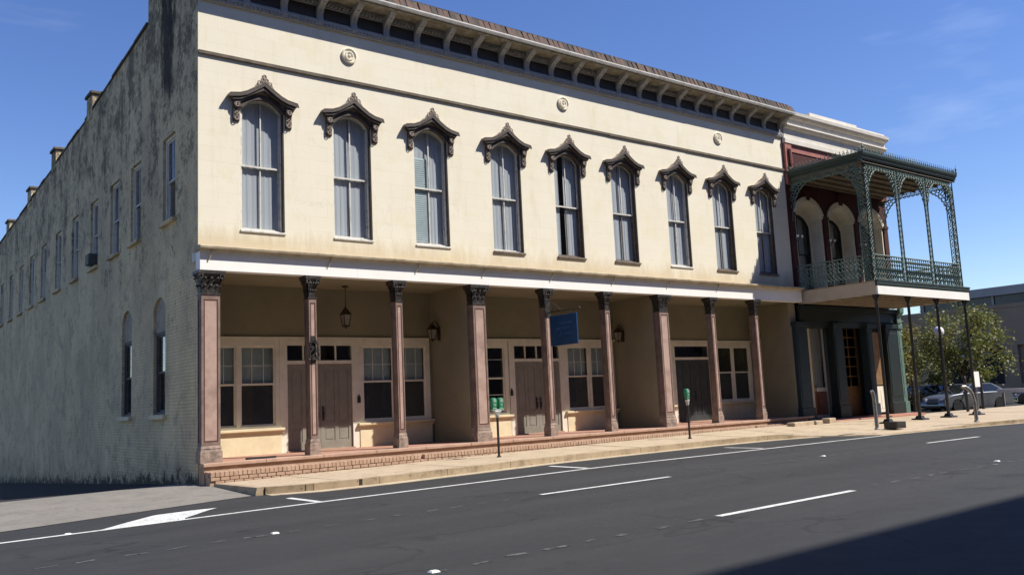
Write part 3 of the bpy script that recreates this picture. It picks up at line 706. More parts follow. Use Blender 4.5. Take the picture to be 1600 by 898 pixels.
hm_, ctm, tym, com, fim = hood_meshes()
for x in WINX:
    h = put('window_hood', hm_, B, (x, 0, 0)); put('hood_flashing', ctm, h, (x, 0, 0)); put('tympanum', tym, h, (x, 0, 0)); put('finial', fim, h, (x, 0, 0))
    for s in (-.655, .655): put('corbel', com, h, (x+s, 0, 0))
# belt course, rosettes
mb = MB(); seg = 12
for i in range(seg):
    a = XE*i/seg; b = XE*(i+1)/seg
    mb.box(a+.003, -.05-random.uniform(0, .008), 10.12+random.uniform(-.004, .004), b-.003, 0, 10.195)
obj('belt_course', mb, M['belt'], B, smooth=0)
ro = MB().lathe([(.215, 0), (.215, -.05), (.185, -.065), (.16, -.03), (.13, -.03), (.12, -.06), (.085, -.06), (.075, -.035), (.05, -.035), (.03, -.075), (.0, -.08)], n=20, axis='Y')
rom = ro.mesh('rosette', M['stucco'])
for x in (3.92, 11.31, 18.75): put('rosette', rom, B, (x, 0, 10.86))
# cornice
mb = MB().box(0, -.07, 11.46, XE, 0, 11.55); mb.box(0, -.10, 11.55, XE, 0, 11.60); mb.box(0, -.05, 11.60, XE, 0, 11.66); mb.box(0, -.08, 12.0, XE, 0, 12.10)
mb.box(0, -.13, 12.10, XE, .0, 12.165)
cor = obj('cornice', mb, M['grey_cornice'], B, smooth=0)
mb = MB().box(0, -.60, 12.165, XE+.05, .3, 12.20); obj('soffit', mb, M['soffit'], cor, smooth=0)
mb = MB()
for i in range(9):
    a = (XE+.1)*i/9; b = (XE+.1)*(i+1)/9-.006; dy = random.uniform(0, .012)
    mb.plate('YZ', [[(-.60, 12.202), (-.64-dy, 12.215), (-.665-dy, 12.27), (-.665-dy, 12.305), (-.60, 12.305), (.1, 12.31), (.1, 12.202)]], a, b)
obj('gutter_lip', mb, M['whitework'], cor, smooth=0)
prof = [(0, 11.50), (-.07, 11.50), (-.105, 11.55), (-.10, 11.64), (-.075, 11.72), (-.085, 11.80), (-.14, 11.90), (-.25, 11.985), (-.36, 12.03), (-.46, 12.09), (-.52, 12.162), (0, 12.162)]
bm_ = MB().plate('YZ', [prof], -.085, .085)
for k, (y, z) in enumerate(((-.10, 11.60), (-.11, 11.86), (-.33, 12.035))): bm_.ball((0, y, z), .055, (1, .55, .9), 7)
brm = bm_.mesh('cornice_bracket', M['grey_cornice'])
BX = [.18+.9694*k for k in range(23)]+[XE-.10]
for x in BX: put('cornice_bracket', brm, cor, (x, 0, 0))
for a, b in zip(BX, BX[1:]):
    mb = MB().box(a+.09, -.025, 11.665, b-.09, 0, 11.995); obj('frieze_panel', mb, M['frieze'], cor, smooth=0)
mb = MB(); x = .3
while x < XE-.1:
    if min(abs(x-b) for b in BX) > .11: mb.box(x, -.16, 12.03, x+.045, -.08, 12.10)
    x += .11
x = .05
while x < XE-.06:
    mb.box(x, -.10, 11.49, x+.05, -.07, 11.545); x += .10
stuff(obj('dentils', mb, M['grey_cornice'], cor, smooth=0))
# ragged strip of roof tiles on the cornice edge
random.seed(5); tmm = {}
for k in range(4):
    w_ = .195; tm = MB(); o_ = random.uniform(-.012, .012)
    tm.add([(0, -.64+o_, 12.315), (w_, -.64-o_, 12.315), (w_, -.50, 12.60+o_), (0, -.50, 12.60-o_), (0, -.60+o_, 12.315), (w_, -.60-o_, 12.315), (w_, -.42, 12.60), (0, -.42, 12.60)],
           [(0, 1, 2, 3), (5, 4, 7, 6), (0, 4, 5, 1), (3, 2, 6, 7), (0, 3, 7, 4), (1, 5, 6, 2)])
    tm.tube([(-.005, -.645+o_, 12.318), (-.005, -.51, 12.60)], .016, 5)
    for kk, m in (('r', M['rust']), ('g', M['lead'])): tmm[(k, kk)] = tm.mesh('roof_tile', m)
for i in range(int(XE/.2)+1):
    xx = i*.2; pr = .85 if 5.2 < xx < 12 else (.25 if xx < 5.2 else .6)
    put('roof_tile', tmm[(random.randrange(4), 'r' if random.random() < pr else 'g')], cor, (xx-.02, random.uniform(-.015, .012), random.uniform(-.018, .014)))
mb = MB().box(0, -.46, 12.60, XE+.02, -.36, 12.645); mb.box(0, -.40, 12.31, XE, .1, 12.60); obj('roof_edge_cap', mb, M['lead'], cor, smooth=0)
# porch beam with cap moulding and drip spouts
mb = MB(); xs_ = [-.06, 3.85, 7.9, 11.3, 15.3, 19.0, XE]
for a, b in zip(xs_, xs_[1:]): mb.box(a+.002, -.31, 4.955, b-.002, -.03, 5.40)
beam = obj('porch_beam', mb, M['white'], B, smooth=0)
mb = MB()
for i in range(8):
    a = -.1+(XE+.1)*i/8; b = -.1+(XE+.1)*(i+1)/8
    mb.plate('YZ', [[(0, 5.385), (-.315, 5.392), (-.40, 5.415), (-.46, 5.43), (-.47, 5.475), (-.45, 5.495), (0, 5.545)]], a+.002, b-.002)
obj('cap_moulding', mb, M['capmould'], beam, smooth=0)
mb = MB().box(-.04, -.03, 5.20, XE, .30, 5.415); obj('beam_backing', mb, M['whitework'], beam, smooth=0)
sp_ = MB().tube([(0, -.40, 5.43), (0, -.385, 5.36), (-.03, -.345, 5.24), (-.05, -.335, 5.17)], [.022, .02, .016, .012], 6).mesh('drip_spout', M['capmould'])
for x in (.18, 3.1, 5.6, 7.75, 10.2, 12.7, 15.2, 17.7): put('drip_spout', sp_, beam, (x, 0, 0))
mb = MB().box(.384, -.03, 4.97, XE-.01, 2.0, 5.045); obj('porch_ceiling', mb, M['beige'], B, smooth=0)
# columns
def leafy(mb, hx, hy, z0, z1, out):
    """two tiers of curled leaves round a bell"""
    for tier, (za_, zb_, o_) in enumerate(((z0, z0+(z1-z0)*.45, out*.55), (z0+(z1-z0)*.32, z0+(z1-z0)*.85, out))):
        for sx, sy, n in ((0, -1, 3), (1, 0, 2), (-1, 0, 2)):
            for k in range(n):
                f = (k+.5)/n*2-1
                bx = hx*f if sx == 0 else sx*hx; by = sy*hy if sx == 0 else hy*f
                if tier: bx *= 1.06; by *= 1.06
                h = zb_-za_; wd = (hx if sx == 0 else hy)/n*.78
                pts = [(0, 0, wd), (.25*o_, .5*h, wd*1.05), (.7*o_, .85*h, wd*.9), (1.1*o_, .98*h, wd*.6), (1.2*o_, .86*h, wd*.3)]
                vs = []
                for d, z, w_ in pts:
                    for t_ in (-1, 1):
                        if sx == 0: vs.append((bx+t_*w_, by+sy*(d+.012), za_+z))
                        else: vs.append((bx+sx*(d+.012), by+t_*w_, za_+z))
                mb.add(vs, [(2*i, 2*i+1, 2*i+3, 2*i+2) for i in range(4)])
                mb.ball((bx+(sx*o_*1.12), by+(sy*o_*1.12), za_+h*.93), wd*.55, n=6)
def column(hw, dep):
    yc_ = -.02; hy = dep/2
    s = MB()
    zt, zb = 4.40, 1.06
    s.box(-hw+.012, yc_-hy+.012, zb, hw-.012, yc_+hy, zt)
    e = .05 if hw > .16 else .03
    f = yc_-hy
    for u0, u1, z0, z1 in ((-hw, -hw+e, zb, zt), (hw-e, hw, zb, zt), (-hw+e, hw-e, zt-.10, zt), (-hw+e, hw-e, zb, zb+.08)): s.box(u0, f-.004, z0, u1, f+.014, z1)
    for sg in (-1, 1):
        xa, xb = sorted((sg*(hw-.008), sg*(hw+.004)))
        s.box(xa, f+.016, zb, xb, f+.05, zt); s.box(xa, yc_+hy-.04, zb, xb, yc_+hy, zt); s.box(xa, f+.05, zt-.1, xb, yc_+hy-.04, zt); s.box(xa, f+.05, zb, xb, yc_+hy-.04, zb+.08)
    s.cur = 1
    s.box(-hw+e+.028, f+.002, zb+.11, hw-e-.028, f+.014, zt-.135)
    s.cur = 2
    g = .026
    for u0, u1, z0, z1 in ((-hw+e, -hw+e+g, zb+.08, zt-.10), (hw-e-g, hw-e, zb+.08, zt-.10), (-hw+e+g, hw-e-g, zt-.13, zt-.10), (-hw+e+g, hw-e-g, zb+.08, zb+.106)): s.box(u0, f-.0005, z0, u1, f+.013, z1)
    s.box(-hw-.002, f-.006, zt-.022, hw+.002, yc_+hy+.002, zt-.004)
    p = MB()
    p.box(-hw-.035, yc_-hy-.035, .69, hw+.035, yc_+hy+.03, .93); p.frus((0, yc_), (hw+.028, hy+.028), (hw+.01, hy+.01), .93, 1.0)
    p.frus((0, yc_), (hw+.022, hy+.022), (hw+.004, hy+.004), 1.0, 1.06)
    c = MB()
    c.frus((0, yc_), (hw-.02, hy-.02), (hw+.01, hy+.01), 4.40, 4.78); c.box(-hw-.015, yc_-hy-.015, 4.40, hw+.015, yc_+hy+.015, 4.435)
    leafy(c, hw-.01, hy-.01, 4.44, 4.86, .075)
    c.frus((0, yc_), (hw+.015, hy+.015), (hw+.095, hy+.08), 4.78, 4.88); c.box(-hw-.10, yc_-hy-.085, 4.88, hw+.10, yc_+hy+.05, 4.95)
    for sx in (-1, 1):
        c.ring((sx*(hw+.03), 4.82, yc_-hy-.06), .05, .022, 'XZ', 9, 5); c.ring((yc_-hy-.02, 4.82, sx*(hw+.065)), .05, .022, 'YZ', 9, 5)
    return s, p, c
thick = column(.21, .25); thin = column(.098, .25)
CM = {}
for key, (s, p, c) in (('k', thick), ('n', thin)):
    CM[key] = (s.mesh('column', [M['mauve'], M['pink'], M['darkred']], 0, 0), p.mesh('plinth', M['plinth'], 0), c.mesh('capital', M['capital'], 40))
for i, x in enumerate(COLX[:9]):
    s, p, c = CM['k' if i % 3 == 0 else 'n']; xx = x+(.03 if i % 3 == 0 else 0); dy = -.10
    col = put('column', s, B, (xx, dy, 0)); put('plinth', p, col, (xx, dy, 0)); put('capital', c, col, (xx, dy, 0))
# partitions in the porch
for x in (COLX[3], COLX[6], 22.38):
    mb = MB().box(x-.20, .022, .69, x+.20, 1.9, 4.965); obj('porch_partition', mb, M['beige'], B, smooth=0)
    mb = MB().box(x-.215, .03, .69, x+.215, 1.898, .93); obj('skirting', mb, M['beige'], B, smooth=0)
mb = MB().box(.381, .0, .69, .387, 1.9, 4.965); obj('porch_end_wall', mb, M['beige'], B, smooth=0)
# recess wall with openings
bays = []
RW = [opening(.0, 0, 0, 0)]
holes = []
def hole(a, b, z0, z1): holes.append([(a, z0), (b, z0), (b, z1), (a, z1)])
UN = [   # twin windows, doors: (x0, x1)
    ('w2', .60, 2.62), ('d', 2.86, 4.80), ('w2', 5.06, 7.16), ('w1', 8.10, 10.02), ('d', 10.32, 12.24), ('w2', 12.52, 14.55), ('w1', 15.5, 17.4), ('dd', 17.66, 19.62), ('wc', 19.98, 22.0)]
for k, a, b in UN: hole(a, b, 1.34 if k[0] == 'w' else .70, 3.46)
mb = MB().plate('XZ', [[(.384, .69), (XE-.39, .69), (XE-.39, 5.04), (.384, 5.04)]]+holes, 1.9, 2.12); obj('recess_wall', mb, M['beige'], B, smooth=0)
def porch_win(a, b, kind):
    single = kind != 'w2'; c3 = kind == 'wc'
    w = b-a; uc = (a+b)/2; hw = w/2
    fr = MB().plate('XZ', [[(-hw-.10, 1.34), (hw+.10, 1.34), (hw+.10, 3.60), (-hw-.10, 3.60)]]+([[(-hw+.04, 1.40), (-.055, 1.40), (-.055, 3.42), (-hw+.04, 3.42)], [(.055, 1.40), (hw-.04, 1.40), (hw-.04, 3.42), (.055, 3.42)]] if not single else
                                                  [[(-hw+.04, 1.40), (-.055, 1.40), (-.055, 3.42), (-hw+.04, 3.42)], [(.055, 1.40), (hw-.04, 1.40), (hw-.04, 3.42), (.055, 3.42)]]), 1.855, 1.92)
    f = obj('porch_window', fr, M['trim'], B, (uc, 0, 0), smooth=0)
    for sg in (-1, 1):
        u0, u1 = sorted((sg*.055, sg*(hw-.04))); hh = (u1-u0)/2; cc = (u0+u1)/2
        us = MB(); ls = MB()
        off = lambda m_: m_
        s_ = sash(MB(), 'XZ', hh, 2.43, 3.42, 3.42, 1.885, 1.91, (-hh/3, hh/3) if not single else (), (2.92,) if not single else () if c3 else (3.02,), .045, .011)
        us.v = [(x+cc, y, z) for x, y, z in s_.v]; us.f = s_.f; us.mi = s_.mi
        s_ = sash(MB(), 'XZ', hh, 1.40, 2.47, 2.47, 1.91, 1.935, () if not single else (), () if not single or c3 else (1.95,), .045, .018)
        ls.v = [(x+cc, y, z) for x, y, z in s_.v]; ls.f = s_.f; ls.mi = s_.mi
        obj('upper_sash', us, M['trim'], f, (uc, 0, 0), smooth=0); obj('lower_sash', ls, M['trim'], f, (uc, 0, 0), smooth=0)
        mb = MB().box(cc-hh+.03, 1.896, 2.45, cc+hh-.03, 1.90, 3.40); mb.box(cc-hh+.03, 1.921, 1.42, cc+hh-.03, 1.925, 2.45); obj('pane', mb, M['panedim'], f, (uc, 0, 0), smooth=0)
        if not single or c3:
            mb = MB().box(cc-hh+.02, 1.95, 1.41, cc+hh-.02, 1.956, 2.46); obj('screen', mb, M['screen'], f, (uc, 0, 0), smooth=0)
            if not c3: obj('blind', drape('XZ', cc-hh, cc+hh, 2.36, 3.46, 2.04, .008, 3), M['blind'], f, (uc, 0, 0))
    mb = MB().plate('YZ', [[(1.9, 1.20), (1.80, 1.20), (1.80, 1.25), (1.74, 1.28), (1.74, 1.335), (1.9, 1.345)]], -hw-.16, hw+.16); obj('sill', mb, M['creamlow'], f, (uc, 0, 0), smooth=0)
    mb = MB().box(-hw-.10, 1.82, .69, hw+.10, 1.9, 1.199); obj('apron_panel', mb, M['creamlow'], f, (uc, 0, 0), smooth=0)
for k, a, b in UN:
    if k[0] == 'w': porch_win(a, b, k)
def porch_door(a, b, dark):
    uc = (a+b)/2; hw = (b-a)/2
    fr = MB()
    fr.box(-hw-.17, 1.84, .69, -hw+.04, 1.92, 3.60); fr.box(hw-.04, 1.84, .69, hw+.17, 1.92, 3.60); fr.box(-hw+.04, 1.84, 3.44, hw-.04, 1.92, 3.60); fr.box(-hw+.04, 1.85, 2.95, hw-.04, 1.93, 3.04)
    f = obj('entrance', fr, M['trim'] if not dark else M['trim'], B, (uc, 0, 0), smooth=0)
    n = 4 if not dark else 1; tw = 2*(hw-.04)
    if n > 1:
        for i in range(1, n):
            mb = MB().box(-hw+.04+tw*i/n-.02, 1.87, 3.04, -hw+.04+tw*i/n+.02, 1.92, 3.44); obj('transom_bar', mb, M['trim'], f, (uc, 0, 0), smooth=0)
    mb = MB().box(-hw+.04, 1.90, 3.03, hw-.04, 1.906, 3.45); obj('transom_pane', mb, M['panedim'], f, (uc, 0, 0), smooth=0)
    for sg in (-1, 1):
        u0, u1 = sorted((sg*.003, sg*(hw-.043)))
        d = MB().box(u0, 1.90, .72, u1, 1.945, 2.945)
        st = .11
        for z0, z1 in ((.72, .93), (1.28, 1.42), (2.80, 2.945)): d.box(u0, 1.885, z0, u1, 1.90, z1)
        mid = (u0+u1)/2
        for x0, x1 in ((u0, u0+st), (mid-.05, mid+.05), (u1-st, u1)):
            for z0, z1 in ((.93, 1.28), (1.42, 2.80)): d.box(x0, 1.885, z0, x1, 1.90, z1)
        for x0, x1 in ((u0+st+.04, mid-.09), (mid+.09, u1-st-.04)):
            for z0, z1 in ((.97, 1.24), (1.46, 2.76)): d.plate('XZ', [[(x0, z0), (x1, z0), (x1, z1), (x0, z1)]], 1.892, 1.90)
        l = obj('door_leaf', d, M['doordark' if dark else 'doormauve'], f, (uc, 0, 0), smooth=0)
        hx = sg*.075 if sg > 0 else -.075
        mb = MB().box(hx-.025, 1.878, 1.45, hx+.025, 1.885, 1.83)
        mb.tube([(hx, 1.88, 1.50), (hx, 1.83, 1.53), (hx, 1.825, 1.66), (hx, 1.88, 1.70)], .014, 6); mb.ball((hx, 1.86, 1.77), .028)
        if sg > 0 or not dark: obj('handle', mb, M['blackiron'], l, (uc, 0, 0))
    mb = MB().box(-hw, 1.80, .69, hw, 1.9, .725); obj('threshold', mb, M['slabedge'], f, (uc, 0, 0), smooth=0)
for k, a, b in UN:
    if k[0] == 'd': porch_door(a, b, k == 'dd')
mb = MB(); mb.box(.387, 1.846, 3.601, COLX[3]-.2, 1.9, 3.66); mb.box(COLX[3]+.2, 1.846, 3.601, COLX[6]-.2, 1.9, 3.66); mb.box(COLX[6]+.2, 1.846, 3.601, 22.17, 1.9, 3.66)
obj('header_moulding', mb, M['trim'], B, smooth=0)
# address figures over the two pale doors and black letter boxes on the posts
for i, (x, y, z) in enumerate(((4.94, 1.838, 1.98), (10.19, 1.838, 2.00))):
    mb = MB().box(-.045, -.035, -.10, .045, 0, .07); mb.box(-.03, -.045, -.05, .03, -.035, .02); mb.box(-.02, -.03, .07, .02, 0, .12)
    o = obj('door_intercom', mb, M['blackiron'], None, (x, y, z), smooth=0, bevel=.006)
    tag(o, ['small black intercom on the white post right of the leftmost door', 'small black intercom on the white post left of the middle door'][i], 'intercom', 'intercoms beside the doors')
# porch floor, nosing, steps
mb = MB().box(.384, -.36, -.2, XE-.384, 1.9, .66); mb.box(.012, -.36, -.2, .384, -.004, .66); obj('porch_base', mb, M['stepbrick'], B, smooth=0)
mb = MB().box(.39, -.30, .66, XE-.39, 1.9, .688); obj('porch_floor', mb, M['porchfloor'], B, smooth=0)
mb = MB()
for i in range(16):
    a = -.02+(XE+.0)*i/16; b = -.02+XE*(i+1)/16-.005; mb.box(a, -.41, .615, b, -.14, .690+random.uniform(-.002, .002))
obj('nosing_slab', mb, M['slabedge'], B, smooth=0, bevel=.008)
mb = MB().box(.04, -.64, -.1, XE, -.36, .40); stp = obj('brick_step', mb, M['stepbrick'], B, smooth=0)
mb = MB().box(.03, -.56, .40, XE, -.36, .505); obj('step_tread', mb, M['stepbrick'], stp, smooth=0)
bk_ = MB().box(0, -.672, .405, .093, -.50, .512).mesh('brick', M['brick'], 0, .006)
random.seed(9)
for i in range(222):
    if random.random() < .015: continue
    put('brick', bk_, stp, (.045+i*.1015, random.uniform(-.006, .008), random.uniform(-.005, .004)))
bk2 = MB().box(0, -.672, .325, .195, -.55, .392).mesh('brick_stretcher', M['brick'], 0, .005)
for r_ in range(2):
    for i in range(70 if r_ == 0 else 40):
        put('brick', bk2, stp, (.05+i*.2105+r_*.1, random.uniform(-.005, .006), -.078*r_))
mb = MB().box(1.05, -.13, .691, 1.75, -.05, .735); obj('floor_vent', mb, M['blackiron'], B, smooth=0)
# flank windows
def side_win(y, z0, zs, za, mid, low):
    fr, us, ls, pn = dhung('YZ', .5, z0, zs, za, .07, mid, (0,) if not low else (), (), (), .07, .12, .05, ())
    return dict(frame=fr.mesh('window_frame', M['trim']), upper_sash=us.mesh('upper_sash', M['sashwhite']), lower_sash=ls.mesh('lower_sash', M['sashwhite']), pane=pn.mesh('pane', M['pane']))
up_ = {}
slm = MB().box(-.10, -.58, 6.44, .17, .58, 6.545).mesh('sill', M['flank'], 0, .012)
bl_ = MB().box(.36, -.5, 6.5, .365, .5, 8.7).mesh('blind', M['screen'], 0)
for i, (y, z) in enumerate(SIDEU):
    if z not in up_: up_[z] = side_win(y, 6.55, z, z, 7.6, False)
    p = dict(up_[z]); p['sill'] = slm; p['blind'] = bl_; addwin(B, 'side_window', p, None, (0, y, 0))
lowp = side_win(0, 1.80, 3.86, 3.86, 2.85, True); lowp['frame'].materials[0] = lowp['upper_sash'].materials[0] = lowp['lower_sash'].materials[0] = M['acbeige']
lowp['sill'] = MB().box(-.10, -.62, 1.68, .17, .62, 1.795).mesh('sill', M['creamlow'], 0, .012)
lowp['arch_infill'] = MB().plate('YZ', [opening(.498, 3.862, 4.42, 4.72, 8)], .06, .3).mesh('arch_infill', M['infill'], 0)
lowp['blind'] = MB().box(.36, -.5, 1.8, .365, .5, 3.9).mesh('blind', M['screen'], 0)
for y in SIDEL: addwin(B, 'side_window', lowp, None, (0, y, 0))
mb = MB().box(-.24, 8.85, 6.58, .14, 9.32, 6.92); ac = obj('air_conditioner', mb, M['acbeige'], None, (0, 0, 0), smooth=0, bevel=.01); tag(ac, 'grimy window air conditioner sticking out of the shaded side wall', 'air conditioner')
ac.location = (0, .75, 0)
mb = MB()
for k in range(7): mb.box(-.248, 8.88, 6.61+k*.042, -.24, 9.29, 6.63+k*.042)
g_ = obj('grille', mb, M['blackiron'], None, smooth=0); g_.parent = ac

# ---- lanterns, sign
def lantern_parts(root, x, y, z, s=1.0):
    mb = MB()
    for a in range(4):
        c_, d_ = (1, 1) if a == 0 else (1, -1) if a == 1 else (-1, 1) if a == 2 else (-1, -1)
        mb.tube([(c_*.07*s, d_*.07*s, -.42*s), (c_*.12*s, d_*.12*s, -.08*s), (c_*.02*s, d_*.02*s, .10*s)], .012*s, 5)
    mb.frus((0, 0), (.135*s, .135*s), (.03*s, .03*s), -.09*s, .06*s); mb.box(-.085*s, -.085*s, -.45*s, .085*s, .085*s, -.42*s); mb.ball((0, 0, .10*s), .035*s); mb.ball((0, 0, -.48*s), .03*s)
    obj('lantern_frame', mb, M['brass'], root, (x, y, z))
    mb = MB().frus((0, 0), (.06*s, .06*s), (.105*s, .105*s), -.41*s, -.10*s); obj('lamp_glass', mb, M['lampglass'], root, (x, y, z), smooth=0)
for x, lab in ((4.25, 'hanging bronze lantern in front of the leftmost doors'),):
    r_ = thing('hanging_lantern', lab, 'lantern', (x, 1.15, 4.965)); lantern_parts(r_, x, 1.15, 4.28, .9)
    mb = MB().tube([(0, 0, 4.965), (0, 0, 4.38)], .011, 5); mb.lathe([(.09, 4.965), (.08, 4.93), (.02, 4.90)], n=10); obj('chain', mb, M['brass'], r_, (x, 1.15, 0))
for x, sg, lab in ((COLX[3]-.2, -1, 'bronze wall lantern on the porch partition left of the third thick column'), (COLX[6]-.2, -1, 'bronze wall lantern on the porch partition right of the blue sign'), (22.18, -1, 'bronze wall lantern on the shaded right end wall of the porch')):
    r_ = thing('wall_lantern', lab, 'lantern', (x, 1.45, 3.9), 'wall lanterns in the porch'); lantern_parts(r_, x+sg*.24, 1.45, 3.95, .85)
    mb = MB().tube([(0, 0, -.1), (sg*.08, 0, .16), (sg*.2, 0, .22), (sg*.24, 0, .12)], .014, 6); mb.box(min(0, sg*.03), -.06, -.35, max(0, sg*.03), .06, .05); obj('bracket_arm', mb, M['brass'], r_, (x, 1.45, 3.9))
sg_ = thing('hanging_sign', 'blue rectangular sign projecting from the fifth porch column on an iron bracket', 'sign', (COLX[4], -.28, 4.3))
mb = MB().box(-.025, -1.52, 3.25, .025, -.37, 4.12); pnl = obj('sign_panel', mb, M['blue'], sg_, (COLX[4]-.02, 0, 0), smooth=0, bevel=.006)
mb = MB()
for sx in (-1, 1):
    x0, x1 = sorted((sx*.0255, sx*.029))
    mb.box(x0, -1.34, 3.86, x1, -.80, 3.90); mb.box(x0, -1.22, 3.72, x1, -.62, 3.75); mb.box(x0, -1.40, 3.56, x1, -.98, 3.59)
    mb.tube([(sx*.026, -.72+.12*math.cos(a*.6), 3.62+.10*math.sin(a*.6)) for a in range(9)], .01, 4)
obj('faded_lettering', mb, M['bluelight'], pnl, (COLX[4]-.02, 0, 0), smooth=0)
mb = MB().tube([(0, -.24, 4.24), (0, -1.60, 4.24)], .018, 6); mb.tube([(0, -.25, 4.62), (0, -.5, 4.5), (0, -.85, 4.25)], .012, 6); mb.ring((-.42, 4.36, 0), .09, .012, 'YZ', 12, 4); mb.ball((0, -1.62, 4.24), .035)
for y in (-.5, -1.4): mb.tube([(0, y, 4.24), (-.01, y, 4.11)], .008, 4)
mb.box(-.10, -.255, 4.10, .10, -.238, 4.70)
obj('bracket', mb, M['blackiron'], sg_, (COLX[4], 0, 0))
# carved bracket on the second column
mb = MB(); mb.ring((0, 3.28, -.30), .10, .02, 'XZ', 10, 5); mb.ring((.0, 3.05, -.30), .12, .022, 'XZ', 10, 5); mb.tube([(0, -.25, 2.86), (-.1, -.36, 3.0), (.08, -.38, 3.15), (0, -.33, 3.48)], .018, 5); mb.box(-.06, -.262, 2.85, .06, -.244, 3.5)
tag(obj('flag_bracket', mb, M['blackiron'], None, (COLX[1], 0, 0)), 'black scrolled iron flag bracket on the second porch column', 'bracket')

# ================================================================== the red brick building next door
RB = thing('brick_building', 'dark red brick building with white cornice and bottle green shopfront behind the iron gallery', 'building', (26.3, 10, .45))
X0, X1 = 22.66, 29.85
AC = [23.98, 26.26, 28.5]
ARH = .92
mb = MB().plate('XZ', [[(X0, 4.95), (X1, 4.95), (X1, 11.7), (X0, 11.7)]]+[opening(ARH, 5.40, 8.42, 9.06, 12, x) for x in AC], 0, .40); obj('upper_wall', mb, M['redbrick'], RB, smooth=0)
mb = MB().box(X0, .40, -.3, X0+.3, 20, 12.0); mb.box(X1-.3, .40, -.3, X1, 20, 12.0); mb.box(X0+.3, 19.6, -.3, X1-.3, 20, 11.8); mb.box(X0+.3, .40, 11.2, X1-.3, 19.6, 11.5); obj('outer_walls', mb, M['redbrick'], RB, smooth=0)
mb = MB().box(X0+.3, .402, 4.9, X1-.3, 19.5, 5.25); mb.box(X0+.3, 2.6, 5.25, X1-.3, 2.7, 11.1); mb.box(X0+.3, 2.4, .3, X1-.3, 2.5, 4.88); obj('interior_partitions', mb, M['inside'], RB, smooth=0)
# painted bands of the arches and reveals
for i, x in enumerate(AC):
    n = 12
    arc = opening(ARH+.16, 5.42, 8.42, 9.24, n, x)[2:]; arcin = opening(ARH, 5.42, 8.42, 9.06, n, x)[2:]
    f = None
    mb = MB().plate('XZ', [arc+arcin[::-1]], -.05, .0); f = obj('arch_surround', mb, M['loggia'], RB, smooth=0)
    mb = MB().plate('XZ', [opening(ARH-.002, 5.25, 8.42, 9.058, n, x), opening(ARH-.06, 5.25, 8.42, 9.0, n, x)], .002, .50); obj('arch_reveal', mb, M['loggia'], f, smooth=0)
    mb = MB().plate('XZ', [opening(ARH+.25, 5.25, 8.42, 9.3, n, x), opening(.74, 5.40, 8.15, 8.62, n, x)], .50, .60); obj('arch_back', mb, M['loggia'], f, smooth=0)
    fr, us, ls, pn = dhung('XZ', .74, 5.40, 8.15, 8.62, .51, 7.0, (0,), (), (), .07, .08, .05)
    wf = put('gallery_window', fr.mesh('window_frame', M['greenblack']), RB, (x, 0, 0)); obj('upper_sash', us, M['teal'], wf, (x, 0, 0)); obj('lower_sash', ls, M['teal'], wf, (x, 0, 0)); obj('pane', pn, M['pane'], wf, (x, 0, 0))
    obj('curtain', drape('XZ', -.72, .72, 5.4, 8.7, .80, .02, 6, i), M['curtain'], wf, (x, 0, 0))
    mb = MB().plate('XZ', [[(x-.10, 9.10), (x+.10, 9.10), (x+.17, 9.50), (x-.17, 9.50)]], -.09, 0); obj('keystone', mb, M['redbrick'], RB, smooth=0)
for x in (22.86, 25.12, 27.38, 29.63):
    mb = MB().box(x-.16, -.045, 5.42, x+.16, 0, 8.40); mb.box(x-.19, -.07, 8.40, x+.19, 0, 8.52); obj('pilaster', mb, M['redbrick'], RB, smooth=0)
# pink end pilaster, entablature and cornice
mb = MB().box(X0, -.12, 9.6, X0+.42, 0, 11.25); mb.box(X0+.13, -.15, 10.35, X0+.30, -.12, 11.05); obj('end_pilaster', mb, M['rosepaint'], RB, smooth=0)
mb = MB().box(X1-.42, -.12, 9.6, X1, 0, 11.25); obj('end_pilaster', mb, M['rosepaint'], RB, smooth=0)
mb = MB().box(X0+.16, -.20, 10.40, X0+.27, -.151, 11.0); mb.frus((X0+.215, -.18), (.04, .03), (.09, .05), 10.28, 10.40); obj('pilaster_drop', mb, M['redbrick'], RB, smooth=0)
mb = MB().box(X0+.42, -.03, 10.35, X1-.42, 0, 10.95); obj('frieze_band', mb, M['redbrick'], RB, smooth=0)
mb = MB().box(X0+.42, -.06, 10.95, X1-.42, 0, 11.22); obj('upper_band', mb, M['rosepaint'], RB, smooth=0)
mb = MB()
mb.plate('YZ', [[(0, 11.25), (-.15, 11.25), (-.16, 11.42), (-.10, 11.44), (-.12, 11.82), (-.22, 11.86), (-.30, 11.93), (-.30, 11.99), (-.20, 12.02), (-.22, 12.20), (-.32, 12.25), (-.42, 12.33), (-.44, 12.45), (.30, 12.50), (.30, 11.25)]], X0+.005, X1+.12)
rc = obj('cornice', mb, M['whitecornice'], RB, smooth=0)
mb = MB().box(X0+1.6, -.30, 12.47, X0+5.0, .2, 12.66); mb.box(X0+5.0, -.30, 12.47, X1, .2, 12.58); obj('cornice_cap', mb, M['whitecornice'], rc, smooth=0)
